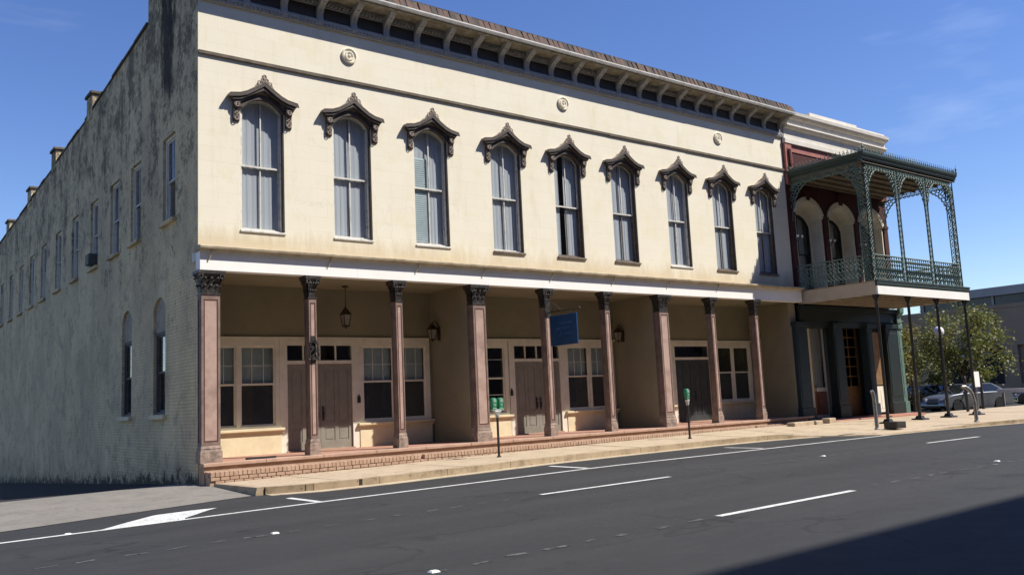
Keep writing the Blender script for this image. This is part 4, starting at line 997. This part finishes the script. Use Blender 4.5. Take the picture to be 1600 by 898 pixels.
# shopfront
mb = MB().box(X0, -.10, 4.30, X1, .0, 4.88); mb.box(X0, -.22, 4.70, X1, -.10, 4.86); mb.box(X0, -.02, 4.05, X1, .5, 4.30); obj('shop_entablature', mb, M['greenblack'], RB, smooth=0)
mb = MB().plate('XZ', [[(X0, .40), (X1, .40), (X1, 4.94), (X0, 4.94)], [(23.9, .52), (25.16, .52), (25.16, 4.3), (23.9, 4.3)], [(26.1, .52), (27.66, .52), (27.66, 4.3), (26.1, 4.3)]], .64, .72); obj('shop_wall', mb, M['greenblack'], RB, smooth=0)
for x0, x1, m in ((22.28, 23.02, 'teal'), (24.76, 25.42, 'greenblack'), (27.18, 27.56, 'teal'), (28.62, 29.52, 'greenblack'), (29.55, X1+.02, 'greenpale')):  # last narrow strip is the end pilaster's lit edge, done in colour
    mb = MB().box(x0, -.14, .98, x1, .2, 4.05); mb.box(x0-.04, -.19, .45, x1+.04, .2, .98); mb.box(x0-.05, -.20, 4.05, x1+.05, .2, 4.22); mb.box(x0+.08, -.155, 1.2, x1-.08, -.14, 3.85)
    if m == 'greenpale': mb.plate('YZ', [[(-.14, 4.22), (-.20, 4.30), (-.18, 4.55), (-.34, 4.72), (-.36, 4.92), (-.23, 4.92), (-.11, 4.3), (-.11, 4.22)]], x0, x1)
    obj('shop_pilaster', mb, M[m], RB, smooth=0, bevel=.008)
# curtained door, pane door, sunlit panel bay
def shop_door(x0, x1, y, wood, low, vm, curtain):
    w = x1-x0; st = .15 if vm > 1 else .09
    mb = MB()
    mb.plate('XZ', [[(x0, .52), (x1, .52), (x1, 4.28), (x0, 4.28)], [(x0+st, 1.72), (x1-st, 1.72), (x1-st, 4.12), (x0+st, 4.12)]], y, y+.05)
    d = obj('shop_door', mb, M[wood], RB, smooth=0)
    for k in range(1, vm):
        mb = MB().box(x0+st, y+.008, 1.72+2.4*k/vm-.02, x1-st, y+.04, 1.72+2.4*k/vm+.02); obj('glazing_bar', mb, M[wood], d, smooth=0)
    if vm > 1:
        mb = MB().box((x0+x1)/2-.02, y+.006, 1.72, (x0+x1)/2+.02, y+.042, 4.12); obj('glazing_bar', mb, M[wood], d, smooth=0)
    mb = MB().box(x0+st+.003, y+.02, 1.725, x1-st-.003, y+.026, 4.115); obj('pane', mb, M['panedim'], d, smooth=0)
    mb = MB().box(x0+st, y-.02, .66, x1-st, y, 1.56); mb.box(x0+st+.1, y-.035, .78, x1-st-.1, y-.02, 1.44); obj('lower_panel', mb, M[low], d, smooth=0)
    if curtain: obj('curtain', drape('XZ', x0+st, x1-st, 1.7, 4.14, y+.12, .015, 6, .4), M['curtain'], d)
    mb = MB().tube([(x0+.08, y, 1.55), (x0+.08, y-.05, 1.57), (x0+.08, y-.05, 1.8), (x0+.08, y, 1.82)], .014, 5); obj('handle', mb, M['brass'], d)
mb = MB().box(23.90, .55, .52, 24.22, .63, 4.29); obj('door_jamb', mb, M['tanwood'], RB, smooth=0)
mb = MB().box(23.94, .53, .6, 24.14, .55, 4.2); obj('jamb_face', mb, M['loggia'], RB, smooth=0)
shop_door(24.22, 25.16, .60, 'loggia', 'redpanel', 1, True)
shop_door(26.22, 27.60, .60, 'tanwood', 'tanwood', 6, False)
mb = MB().box(27.56, .10, .5, 29.17, .18, 4.05); mb.box(27.62, .06, 1.3, 28.3, .10, 3.95); mb.box(28.48, .06, .7, 28.55, .10, 3.95); obj('side_panel', mb, M['greenblack'], RB, smooth=0)
mb = MB().box(27.66, .04, 1.72, 28.42, .062, 3.9); obj('wood_panel', mb, M['tanwood'], RB, smooth=0)
mb = MB().box(27.60, .03, .6, 28.48, .06, 1.66); mb.box(27.72, .02, .75, 28.0, .03, 1.5); mb.box(28.08, .02, .75, 28.38, .03, 1.5); obj('lower_panel', mb, M['loggia'], RB, smooth=0)
mb = MB().box(X0, -.55, .15, X1+.1, 2.4, .50); mb.box(X0+.05, -.86, .1, X1, -.55, .475); struct_step = obj('brick_plinth', mb, M['brickpave'], RB, smooth=0, bevel=.012)
# concrete stubs at the end of the porch steps
mb = MB().box(-.85, -.16, -.14, .85, .16, .19); o = obj('concrete_block', mb, M['walk'], None, (20.75, -1.25, .37), smooth=0, bevel=.02); tag(o, 'long low concrete block lying in front of the shaded end of the porch', 'block')
mb = MB().box(-.20, -.16, -.14, .22, .16, .24); o = obj('concrete_block', mb, M['walk'], None, (22.2, -1.25, .37), smooth=0, bevel=.02); tag(o, 'short concrete block beside the long one, nearer the iron gallery', 'block')
# wall lamps between the arches
lm = None
for x, lab in ((22.92, 'gallery wall lamp left of the leftmost arch'), (25.12, 'gallery wall lamp between the left and middle arches'), (27.38, 'gallery wall lamp between the middle and right arches')):
    r_ = thing('wall_lamp', lab, 'lamp', (x, -.05, 7.5), 'lamps on the gallery wall')
    mb = MB().tube([(0, 0, -.1), (0, -.12, -.16), (0, -.22, -.02), (0, -.22, .04)], .016, 6); mb.lathe([(.07, -.0), (.06, -.02), (.02, -.03)], n=10, axis='Y'); mb.tube([(-.14, -.20, -.05), (0, -.2, -.02), (.14, -.20, -.05)], .012, 5); obj('lamp_arm', mb, M['blackiron'], r_, (x, -.05, 7.5))
    mb = MB()
    for dx in (-.14, .14): mb.ball((dx, -.21, .03), .055, (1, 1, 1.1), 10)
    obj('lamp_shade', mb, M['globe'], r_, (x, -.05, 7.5))

# ================================================================== cast iron gallery
G = thing('iron_gallery', 'two-storey cast iron lace balcony on slim posts projecting over the pavement', 'balcony', (26.1, -1.6, .4))
GX = [22.86, 25.04, 27.16, 29.40]; GY = -3.15; GL = 22.80; GR = 29.48
mb = MB().box(GL, GY-.10, 5.02, GR, -.03, 5.36); obj('deck', mb, M['deckunder'], G, smooth=0)
for i in range(6):
    y = -.35-.52*i; mb = MB().box(GL+.03, y-.05, 4.90, GR-.03, y+.05, 5.02); obj('deck_joist', mb, M['deckunder'], G, smooth=0)
mb = MB().box(GL-.04, GY-.16, 4.90, GR+.04, GY-.10, 5.20); obj('front_fascia', mb, M['white'], G, smooth=0)
mb = MB().box(GL-.05, GY-.10, 4.90, GL, -.04, 5.36); obj('side_fascia', mb, M['decklight'], G, smooth=0)
mb = MB().box(GR, GY-.10, 4.90, GR+.05, -.04, 5.36); obj('side_fascia', mb, M['decklight'], G, smooth=0)
mb = MB(); mb.plate('YZ', [[(GY-.10, 5.205), (GY-.17, 5.215), (GY-.19, 5.26), (GY-.19, 5.31), (GY-.175, 5.33), (GY-.21, 5.36), (GY-.21, 5.415), (GY-.10, 5.415)]], GL-.09, GR+.09); obj('deck_moulding', mb, M['irondark'], G, smooth=0)
mb = MB().box(GL-.06, GY-.1, 5.36, GR+.06, -.04, 5.40); obj('deck_boards', mb, M['deckunder'], G, smooth=0)
# lower posts
pm = MB().lathe([(.085, .0), (.085, .09), (.062, .12), (.055, .5), (.052, 4.1), (.06, 4.13), (.06, 4.2), (.052, 4.23), (.06, 4.3), (.12, 4.46), (.12, 4.5)], n=10)
for i, x in enumerate(GX):
    zb = zw(x)+(zr(x)+hc(x)-zw(x))*.55
    p = put('gallery_post', pm.mesh('gallery_post', M['blackiron']), G, (x, GY, zb+.0)); p.scale = (1, 1, (4.90-zb)/4.5)
    mb = MB().frus((0, 0), (.24, .24), (.21, .21), -.02, .06); mb.frus((0, 0), (.13, .13), (.09, .09), .06, .16); obj('post_base', mb, M['blackiron'], p, (x, GY, zb), smooth=0)
# roof
mb = MB().box(GL-.02, GY-.05, 9.74, GR+.02, -.05, 9.82); obj('roof_ceiling', mb, M['ceilwood'], G, smooth=0)
for i in range(7):
    y = -.2-.47*i; mb = MB().box(GL+.10, y-.04, 9.65, GR-.10, y+.04, 9.74); obj('ceiling_joist', mb, M['ceilwood'], G, smooth=0)
def eave(d): return [(d+.06, 9.76), (d-.03, 9.76), (d-.03, 9.84), (d-.08, 9.88), (d-.08, 9.93), (d-.13, 9.98), (d-.15, 10.04), (d-.15, 10.08), (d+.06, 10.13)]
mb = MB().plate('YZ', [[(GY-.0+(u-GY) if False else u, z) for u, z in eave(GY-.02)]], GL-.15, GR+.15)
mb.plate('XZ', [[(u, z) for u, z in eave(GL)]], GY+.042, -.06)
mb.plate('XZ', [[(GL+GR-u, z) for u, z in eave(GL)]], GY+.042, -.06)
obj('eave_moulding', mb, M['irondark'], G, smooth=0)
mb = MB().add([(GL+.06, GY+.04, 10.12), (GR-.06, GY+.04, 10.12), (GR-.06, -.05, 10.22), (GL+.06, -.05, 10.22), (GL+.06, GY+.04, 9.82), (GR-.06, GY+.04, 9.82), (GR-.06, -.05, 9.82), (GL+.06, -.05, 9.82)], [(0, 1, 2, 3), (7, 6, 5, 4), (0, 4, 5, 1), (1, 5, 6, 2), (2, 6, 7, 3), (3, 7, 4, 0)])
obj('roof', mb, M['lead'], G, smooth=0)
# cresting along the eaves
cr = MB().tube([(0, 0, 0), (0, 0, .17)], .009, 4); cr.ring((0, .06, 0), .042, .009, 'XZ', 7, 4); cr.tube([(-.06, 0, 0), (-.045, 0, .09), (-.02, 0, .11)], .008, 4); cr.tube([(.06, 0, 0), (.045, 0, .09), (.02, 0, .11)], .008, 4); cr.frus((0, 0), (.022, .008), (.002, .002), .14, .21); cr.box(-.08, -.008, -.01, .08, .008, .012)
crm = cr.mesh('cresting', M['irongreen'])
n = 44
for i in range(n): put('cresting', crm, G, (GL-.11+(GR-GL+.22)*i/(n-1), GY-.14, 10.09))
for xx in (GL-.12, GR+.12):
    for i in range(20):
        o = put('cresting', crm, G, (xx, -.2-(-GY-.1)*i/19.5, 10.09)); o.rotation_euler = (0, 0, R(90))
for xx in (GL-.12, GR+.12):
    mb = MB().lathe([(.03, 0), (.05, .05), (.02, .1), (.045, .17), (.012, .24), (.003, .36)], n=8); obj('corner_finial', mb, M['irongreen'], G, (xx, GY-.15, 10.09))
# lace columns
def lace_panel(pl, w, z0, z1):
    mb = MB(); fn = PL[pl]
    for u in (-w/2, w/2): mb.tube([fn(u, z0, 0), fn(u, z1, 0)], .0232, 4)
    z = z0+w*.5; k = 0; st = w*.92
    while z < z1-w*.3:
        r_ = w*.33
        mb.ring((0, z, 0), r_, .0174, pl, 8, 4, 1.15)
        for sg in (-1, 1):
            mb.tube([fn(sg*w/2, z-st*.5, 0), fn(sg*w*.18, z-st*.32, 0), fn(sg*w*.05, z-st*.5, 0)], .0145, 4, cap=False)
        mb.tube([fn(-w*.3, z-w*.26, 0), fn(w*.3, z+w*.26, 0)], .0130, 4); mb.tube([fn(w*.3, z-w*.26, 0), fn(-w*.3, z+w*.26, 0)], .0130, 4)
        z += st; k += 1
    for zz in (z0, (z0+z1)/2, z1): mb.tube([fn(-w/2, zz, 0), fn(w/2, zz, 0)], .0203, 4)
    return mb
for i, x in enumerate(GX):
    if i in (0, 3):
        sg = 1 if i == 0 else -1
        put('lace_post', lace_panel('XZ', .30, 5.42, 9.76).mesh('lace_post', M['irongreen']), G, (x+sg*.12, GY, 0))
        put('lace_post', lace_panel('YZ', .30, 5.42, 9.76).mesh('lace_post', M['irongreen']), G, (x-sg*.03, GY+.15, 0))
    else: put('lace_post', lace_panel('XZ', .22, 5.42, 9.76).mesh('lace_post', M['irongreen']), G, (x, GY, 0))
def spandrel(pl, a, b, zt, rad, fr=.24):
    """frieze of rings under the eave plus quarter-round brackets at both ends (a..b along u)"""
    mb = MB(); fn = PL[pl]; n = max(3, round((b-a)/.19))
    for i in range(n):
        u = a+(b-a)*(i+.5)/n; r_ = (b-a)/n*.47
        mb.ring((u, zt-.10, 0), r_, .0159, pl, 8, 4); mb.ring((u, zt-.10, 0), r_*.45, .0130, pl, 6, 3)
        mb.tube([fn(u-r_, zt-.20, 0), fn(u, zt-.25, 0), fn(u+r_, zt-.20, 0)], .0145, 4)
    mb.tube([fn(a, zt-.01, 0), fn(b, zt-.01, 0)], .0203, 4); mb.tube([fn(a, zt-.2, 0), fn(b, zt-.2, 0)], .0159, 4)
    for sg, u0 in ((1, a), (-1, b)):
        pts = []
        for k in range(10):
            an = math.pi/2*k/9; pts.append(fn(u0+sg*(rad-rad*math.sin(an)), zt-.2-rad*1.5+rad*1.5*math.cos(an), 0))
        mb.tube(pts, .0188, 4)
        for k in range(1, 9):
            an = math.pi/2*k/9; u = rad-rad*math.sin(an); z = rad*1.5-rad*1.5*math.cos(an)
            # rings between the curve and the corner
            for q in range(3):
                uu = u*(.25+.33*q); zz = z*(.25+.33*q)
                if uu > .02 and zz > .02: mb.ring((u0+sg*uu, zt-.2-zz, 0), .055+.015*q, .018, pl, 7, 4)
    return mb
for a, b in zip(GX, GX[1:]):
    obj('lace_frieze', spandrel('XZ', a+.12, b-.12, 9.76, .86), M['irongreen'], G, (0, GY, 0))
for xx in (GX[0]-.03, GX[3]+.03): obj('lace_frieze', spandrel('YZ', GY+.2, -.08, 9.76, .95), M['irongreen'], G, (xx, 0, 0))
# railings
def bal_mesh():
    mb = MB(); mb.tube([(0, 0, 0), (0, 0, .85)], .019, 4)
    for z, r_ in ((.13, .06), (.69, .06), (.41, .035)): mb.ring((0, z, 0), r_, .018, 'XZ', 8, 4)
    for sg in (-1, 1):
        mb.tube([(sg*.0, 0, .20), (sg*.06, 0, .27), (sg*.066, 0, .37), (0, 0, .46), (-sg*.055, 0, .54), (0, 0, .62)], .016, 4)
    return mb
bm2 = bal_mesh().mesh('baluster', M['irongreen'])
def railing(p, q, rot):
    p = Vector(p); q = Vector(q); L = (q-p).length; d = (q-p)/L
    mb = MB()
    for z, r_ in ((.07, .016), (.78, .014), (.93, .028)): mb.tube([p+Vector((0, 0, z)), q+Vector((0, 0, z))], r_, 6)
    rl = obj('railing', mb, M['irongreen'], G)
    n = round(L/.165)
    for i in range(n):
        o = put('baluster', bm2, rl, p+d*L*(i+.5)/n+Vector((0, 0, .07))); o.rotation_euler = (0, 0, rot)
for a, b in zip(GX, GX[1:]): railing((a+.1, GY, 5.42), (b-.1, GY, 5.42), 0)
railing((GX[0], GY+.15, 5.42), (GX[0], -.06, 5.42), R(90)); railing((GX[3], GY+.15, 5.42), (GX[3], -.06, 5.42), R(90))

# ================================================================== street furniture
def meter_head(mb_g, mb_s, x, y, z):
    mb_g.frus((x, y), (.06, .055), (.082, .06), z, z+.17)
    mb_g.tube([(x, y-.058, z+.17), (x, y+.058, z+.17)], .085, 14)
    mb_g.frus((x, y), (.075, .06), (.055, .045), z-.0, z-.05)
    mb_s.tube([(x, y-.064, z+.185), (x, y-.058, z+.185)], .045, 10); mb_s.box(x-.02, y-.064, z+.05, x+.02, y-.052, z+.10)
for x, y, dbl, lab in ((6.87, -1.85, True, 'green twin-headed parking meter on a black post in front of the middle bay'), (13.95, -1.9, False, 'green single parking meter on a black post farther along the pavement')):
    zb = zw(x)+(zr(x)+.16-zw(x))*((-.7-y)/2.4)
    r_ = thing('parking_meter', lab, 'parking meter', (x, y, zb), None)
    mb = MB().tube([(0, 0, -.02), (0, 0, 1.06)], .032, 10); mb.lathe([(.06, 0), (.055, .02), (.034, .035)], n=10); obj('post', mb, M['blackiron'], r_, (x, y, zb))
    g_ = MB(); s_ = MB()
    hd = (-.105, .105) if dbl else (0,)
    base = MB(); base.frus((0, 0), (.04, .04), (.11 if dbl else .06, .055), 1.04, 1.15); base.lathe([(.045, .98), (.05, 1.04), (.04, 1.08)], n=10)
    if dbl: base.box(-.18, -.05, 1.15, .18, .05, 1.185)
    obj('yoke', base, M['metergrey'], r_, (x, y, zb), smooth=0, bevel=.008)
    for h in hd:
        g_ = MB(); s_ = MB(); meter_head(g_, s_, h, 0, 1.22); hh = obj('meter_head', g_, M['metergreen'], r_, (x, y, zb), bevel=.012); obj('display', s_, M['metergrey'], hh, (x, y, zb), smooth=0)
pp = MB().tube([(0, 0, 0), (0, 0, .55), (-.02, 0, 1.0), (-.05, 0, 1.12), (-.10, 0, 1.18)], .055, 10); pp.lathe([(.085, 0), (.08, .03), (.056, .05)], n=10)
o = obj('steel_pole', pp, M['galv'], None, (18.95, -5.0, .36)); tag(o, 'dented galvanised steel pole standing at the curb by the nearest gallery post', 'pole')
pp = MB().tube([(0, 0, 0), (0, 0, .62), (-.03, .03, .9), (-.10, .08, 1.06), (-.24, .15, 1.16), (-.34, .2, 1.15)], .06, 10); pp.lathe([(.09, 0), (.085, .03), (.06, .05)], n=10)
o = obj('steel_pole', pp, M['galv'], None, (23.45, -5.9, .36)); tag(o, 'bent galvanised steel pole leaning at the curb near the right edge of the picture', 'pole')
mb = MB().box(-.28, -.22, -.05, .28, .22, .16); mb.box(-.24, -.226, .02, .24, -.22, .13); o = obj('drain_inlet', mb, M['blackiron'], None, (20.7, -4.6, .36), smooth=0, bevel=.015); tag(o, 'dark iron drain box set in the pavement beside the nearest gallery post', 'drain')
for i, (x, y, lab) in enumerate(((31.0, .2, 'black post standing behind the second gallery post'), (32.8, -1.2, 'black post standing just left of the white sign'), (36.0, -.4, 'black post standing right of the white sign'))):
    mb = MB().lathe([(.11, 0), (.10, .12), (.065, .16), (.06, 1.5), (.075, 1.53), (.07, 1.6), (.02, 1.68)], n=10); o = obj('bollard', mb, M['blackiron'], None, (x, y, zw(x)-.15)); tag(o, lab, 'bollard', None)
r_ = thing('street_sign', 'small blank white sign on a thin pole in front of the silver car', 'sign', (35.2, -.55, .2))
mb = MB().tube([(0, 0, 0), (0, 0, 2.0)], .025, 6); obj('pole', mb, M['galv'], r_, (35.2, -.55, .2))
mb = MB().box(-.30, -.045, 1.22, .30, -.03, 1.92); obj('sign_plate', mb, M['signwhite'], r_, (35.2, -.55, .2), smooth=0)
r_ = thing('street_lamp', 'black street lamp with a white globe among the trees', 'street lamp', (41.5, 4.05, .15))
mb = MB().lathe([(.16, 0), (.15, .3), (.07, .45), (.055, 3.6), (.08, 3.7), (.05, 3.8), (.03, 4.1)], n=10); obj('lamp_post', mb, M['blackiron'], r_, (41.5, 4.05, .15))
mb = MB().ball((0, 0, 4.30), .27, (1, 1, 1.08), n=14); mb.lathe([(.09, 3.98), (.13, 4.06)], n=8); obj('globe', mb, M['globe'], r_, (41.5, 4.05, .15))

# ---- trees
def tree(name, label, x, y, z, h, spread, leaf, seed, zc=.58, n_leaf=5200):
    rnd = random.Random(seed)
    r_ = thing(name, label, 'tree', (x, y, z), 'trees beside the parking lot')
    mb = MB(); tips = []
    th = h*.28
    mb.tube([(0, 0, -.1), (.03, .02, th*.5), (-.02, .05, th), (0, 0, th*1.5)], [.16, .12, .10, .08], 8)
    for k in range(9):
        a = k*2.4+rnd.uniform(-.3, .3); rr = spread*rnd.uniform(.45, .85); zz = h*rnd.uniform(.45, .88)
        p0 = Vector((0, 0, th*rnd.uniform(.8, 1.4))); p2 = Vector((rr*math.cos(a), rr*math.sin(a), zz)); p1 = p0.lerp(p2, .5)+Vector((0, 0, .25))
        mb.tube([p0, p1, p2], [.07, .045, .018], 5); tips += [p1, p2]
        for q in range(3):
            t_ = p1.lerp(p2, rnd.random())+Vector((rnd.gauss(0, .5), rnd.gauss(0, .5), rnd.gauss(.2, .4)))
            mb.tube([p1.lerp(p2, .3+.2*q), t_], [.025, .01], 4); tips.append(t_)
    obj('trunk', mb, M['bark'], r_, (x, y, z))
    clumps = []
    for k in range(64):
        a = rnd.uniform(0, 6.283); el = math.acos(rnd.uniform(-.95, 1)); rad = rnd.uniform(.45, 1)**.6
        c = Vector((spread*rad*math.sin(el)*math.cos(a), spread*rad*math.sin(el)*math.sin(a), h*zc+h*(1-zc)*rad*math.cos(el)*.98))
        clumps.append((c, rnd.uniform(.18, .62)*spread*.38, rnd.uniform(0, 1)))
    for t_ in tips: clumps.append((t_, spread*.2, rnd.random()))
    vs = []; fs = []; sh = []
    for i in range(n_leaf):
        c, s, b = rnd.choice(clumps)
        p = c+Vector((rnd.gauss(0, s*.6), rnd.gauss(0, s*.6), rnd.gauss(0, s*.5)))
        sz = rnd.uniform(.04, .09)
        d = Vector((rnd.gauss(0, 1), rnd.gauss(0, 1), rnd.gauss(0, .6))).normalized(); e = d.cross(Vector((rnd.gauss(0, 1), rnd.gauss(0, 1), rnd.gauss(0, 1)))).normalized()
        o = len(vs); vs += [p-d*sz*1.3, p+e*sz*.7+d*.2*sz, p+d*sz*1.3, p-e*sz*.7+d*.2*sz]; fs.append((o, o+1, o+2, o+3)); sh += [min(1, max(0, b*.7+rnd.uniform(-.1, .35)))]*4
    me = bpy.data.meshes.new('crown'); me.from_pydata(vs, [], fs); me.materials.append(leaf)
    at = me.attributes.new('shade', 'FLOAT', 'POINT'); at.data.foreach_set('value', sh)
    put('crown', me, r_, (x, y, z)); return r_
tree('tree', 'yellowing bushy tree beside the end of the red brick building', 40.5, 7.6, .1, 5.6, 2.7, M['leaf'], 4, .46, 9000)
tree('tree', 'taller green tree right of the white globe lamp, above the silver car', 44.5, 4.4, .1, 6.1, 2.55, M['leafb'], 11, .52, 9500)
tree('tree', 'low dark tree at the far side of the lot behind the yellowing tree', 47.5, 9.6, .1, 5.0, 2.8, M['leafb'], 23, .48, 6000)

# ---- cars
def car(label, loc, rz, paint, cat='car'):
    r_ = thing('parked_car', label, cat, loc, None)
    L, Wd = 4.5, .88
    body = MB()
    prof = [(-2.22, .30), (-2.25, .55), (-2.2, .80), (-2.05, .93), (-1.5, .97), (-.9, .99), (1.0, .96), (1.6, .90), (2.05, .78), (2.2, .62), (2.22, .38), (2.1, .24), (1.78, .24)]
    wa = lambda cx: [(cx+.36*math.cos(math.pi*k/8), .31+.36*math.sin(math.pi*k/8)) for k in range(9)]
    lp = prof+wa(1.36)[0:]+[(.98, .22), (-.95, .22)]+wa(-1.33)+[(-1.72, .26)]
    body.plate('XZ', [lp], -Wd, Wd)
    bme = body.mesh('body', paint, 40, .05); put('body', bme, r_, loc)
    cab = MB(); lo = [(-1.75, .96), (1.05, .95)]; hi = [(-1.05, 1.42), (.25, 1.43)]
    vs = [(-1.95, -.82, .96), (1.15, -.82, .95), (1.15, .82, .95), (-1.95, .82, .96), (-1.15, -.62, 1.40), (.20, -.62, 1.41), (.20, .62, 1.41), (-1.15, .62, 1.40)]
    cab.add(vs, [(0, 1, 5, 4), (1, 2, 6, 5), (2, 3, 7, 6), (3, 0, 4, 7), (0, 3, 2, 1)]); obj('windows', cab, M['carglass'], r_, loc, smooth=0)
    rf = MB().add([(-1.2, -.63, 1.395), (.24, -.63, 1.405), (.24, .63, 1.405), (-1.2, .63, 1.395), (-1.05, -.55, 1.45), (.08, -.55, 1.46), (.08, .55, 1.46), (-1.05, .55, 1.45)], [(0, 3, 2, 1), (4, 5, 6, 7), (0, 1, 5, 4), (1, 2, 6, 5), (2, 3, 7, 6), (3, 0, 4, 7)])
    for sy in (-1, 1):
        for (xa, xb, xt, xu) in ((1.15, 1.08, .22, .14), (-.30, -.40, -.35, -.45), (-1.95, -1.75, -1.17, -1.05)):
            rf.add([(xa, sy*.83, .95), (xb, sy*.83, .95), (xu, sy*.63, 1.41), (xt, sy*.63, 1.41), (xa, sy*.80, .95), (xb, sy*.80, .95), (xu, sy*.60, 1.41), (xt, sy*.60, 1.41)], [(0, 1, 2, 3), (7, 6, 5, 4), (0, 3, 7, 4), (1, 5, 6, 2)])
    obj('roof', rf, paint, r_, loc, smooth=50)
    for sx, sy in ((1.36, 1), (1.36, -1), (-1.33, 1), (-1.33, -1)):
        w_ = MB().lathe([(.20, -.10), (.30, -.10), (.325, -.07), (.325, .07), (.30, .10), (.20, .10)], (0, 0, 0), 18, 'Y'); wv = [(x+sx, y+sy*.78, z+.32) for x, y, z in w_.v]; w_.v = wv; wh = obj('tyre', w_, M['tyre'], r_, loc)
        rm = MB().lathe([(.02, -.02), (.17, .0), (.18, .09), (.165, .10), (.15, .06), (.04, .08), (.0, .085)], (0, 0, 0), 14, 'Y'); rm.v = [(x+sx, sy*(y+.78), z+.32) for x, y, z in rm.v]; obj('rim', rm, M['rim'], wh, loc)
    for sy in (-1, 1):
        h_ = MB().add([(2.14, sy*.84, .62), (2.235, sy*.45, .60), (2.20, sy*.45, .74), (2.02, sy*.84, .78), (2.0, sy*.84, .62), (2.0, sy*.45, .60), (2.0, sy*.45, .74), (1.8, sy*.84, .78)], [(0, 1, 2, 3), (7, 6, 5, 4), (0, 3, 7, 4), (1, 5, 6, 2), (3, 2, 6, 7), (0, 4, 5, 1)]); obj('headlight', h_, M['headlamp'], r_, loc)
        mi = MB().ball((.85, sy*.95, 1.02), .1, (.7, 1, .7)); obj('mirror', mi, paint, r_, loc)
    gr = MB().box(2.19, -.40, .44, 2.235, .40, .56); gr.box(2.10, -.6, .27, 2.225, .6, .36); obj('grille', gr, M['blackiron'], r_, loc)
    r_.rotation_euler = (0, 0, rz); return r_
car('silver sedan parked in the lot behind the right gallery posts', (41.6, 3.0, .12), R(158), M['carpaint'])
car('charcoal car parked left of the silver sedan under the yellowing tree', (43.2, 6.3, .12), R(165), M['cardark'])
car('charcoal car parked behind the white rail at the right edge', (45.5, -.2, .12), R(120), M['cardark'])
r_ = thing('guard_rail', 'white horizontal guard rail at the right edge right of the silver sedan', 'rail', (42, .1, .1))
mb = MB().box(-.05, -1.9, .92, .05, 1.45, 1.12); obj('rail', mb, M['signwhite'], r_, (42, .1, .1), smooth=0, bevel=.01)
for y in (-1.6, -.2, 1.2): mb = MB().box(.0, y-.05, 0, .1, y+.05, .92); obj('rail_post', mb, M['galv'], r_, (42, .1, .1), smooth=0)

# ---- far building across the lot
FB = thing('far_building', 'long grey-brown flat-roofed building with a ribbon of dark windows beyond the parking lot', 'building', (80, 0, .1))
mb = MB().box(70.3, -60, -.2, 95, 21.6, 7.85); obj('wall', mb, M['farwall'], FB, smooth=0)
mb = MB().box(70.0, -60, 4.45, 70.3, 21.6, 7.55); obj('spandrel_wall', mb, M['farwall'], FB, smooth=0)
mb = MB().box(69.9, -60, 8.62, 95, 20.2, 9.32); obj('roof_band', mb, M['farband'], FB, smooth=0)
mb = MB().box(70.35, -60, 7.85, 94, 19.9, 8.62); obj('ribbon_window', mb, M['farglass'], FB, smooth=0)
for k in range(27):
    y = 19.6-k*3.0; mb = MB().box(70.2, y-.08, 7.85, 70.4, y+.08, 8.62); obj('window_mullion', mb, M['farband'], FB, smooth=0)
mb = MB().box(69.95, -60, 7.551, 70.4, 21.6, 7.86); obj('ledge', mb, M['farwall'], FB, smooth=0)
mb = MB()
for k in range(10):
    y = 16.2-k*7.5; mb = MB().box(70.26, y-2.8, 1.35, 70.302, y+2.8, 4.3); obj('dark_opening', mb, M['fardark'], FB, smooth=0)
    mb = MB().box(70.0, y-3.75-.45, -.1, 70.31, y-3.75+.45, 4.45); obj('pier', mb, M['farwall'], FB, smooth=0)
    mb = MB().box(70.05, y-3.3, -.1, 70.305, y+3.3, 1.35); obj('parapet', mb, M['farwall'], FB, smooth=0)
    mb = MB().box(69.98, y-2.0, 3.7, 70.25, y+2.0, 3.95); obj('lintel_rail', mb, M['farband'], FB, smooth=0)

# ---- unseen building across the street: shades the near lane, enlarged to cut sky light
OB = thing('brown_brick_block', 'tall plain brown brick block across the street whose shadow falls on the near lane', 'building', (8, -34, .2))
YF = -28.0; ZT = .18+(28.0-14.62)*1.68
mb = MB().plate('XZ', [[(-46, -.2), (62, -.2), (62, ZT), (-46, ZT)]]+[[(x-.7, z), (x+.7, z), (x+.7, z+2.0), (x-.7, z+2.0)] for x in range(-42, 60, 4) for z in (1.4, 5.2, 9.0, 12.8, 16.6)], YF-.4, YF); obj('wall', mb, M['oppbrick'], OB, smooth=0)
mb = MB().box(-46, -40, -.2, -45.6, YF-.4, ZT-.6); mb.box(61.6, -40, -.2, 62, YF-.4, ZT-.6); mb.box(-45.6, -40, -.2, 61.6, -39.6, ZT-.8); mb.box(-45.6, -39.6, ZT-1.2, 61.6, YF-.4, ZT-.9); obj('outer_walls', mb, M['oppbrick'], OB, smooth=0)
wm = MB().box(-.7, YF-.25, 0, .7, YF-.2, 2.0).mesh('window', M['carglass'], 0)
for x in range(-42, 60, 4):
    for z in (1.4, 5.2, 9.0, 12.8, 16.6): put('window', wm, OB, (x, 0, z))
band_y = MB().box(-46, -27.9, .2, 62, -22.5, .33); struct(obj('near_pavement', band_y, M['walk'], smooth=0))
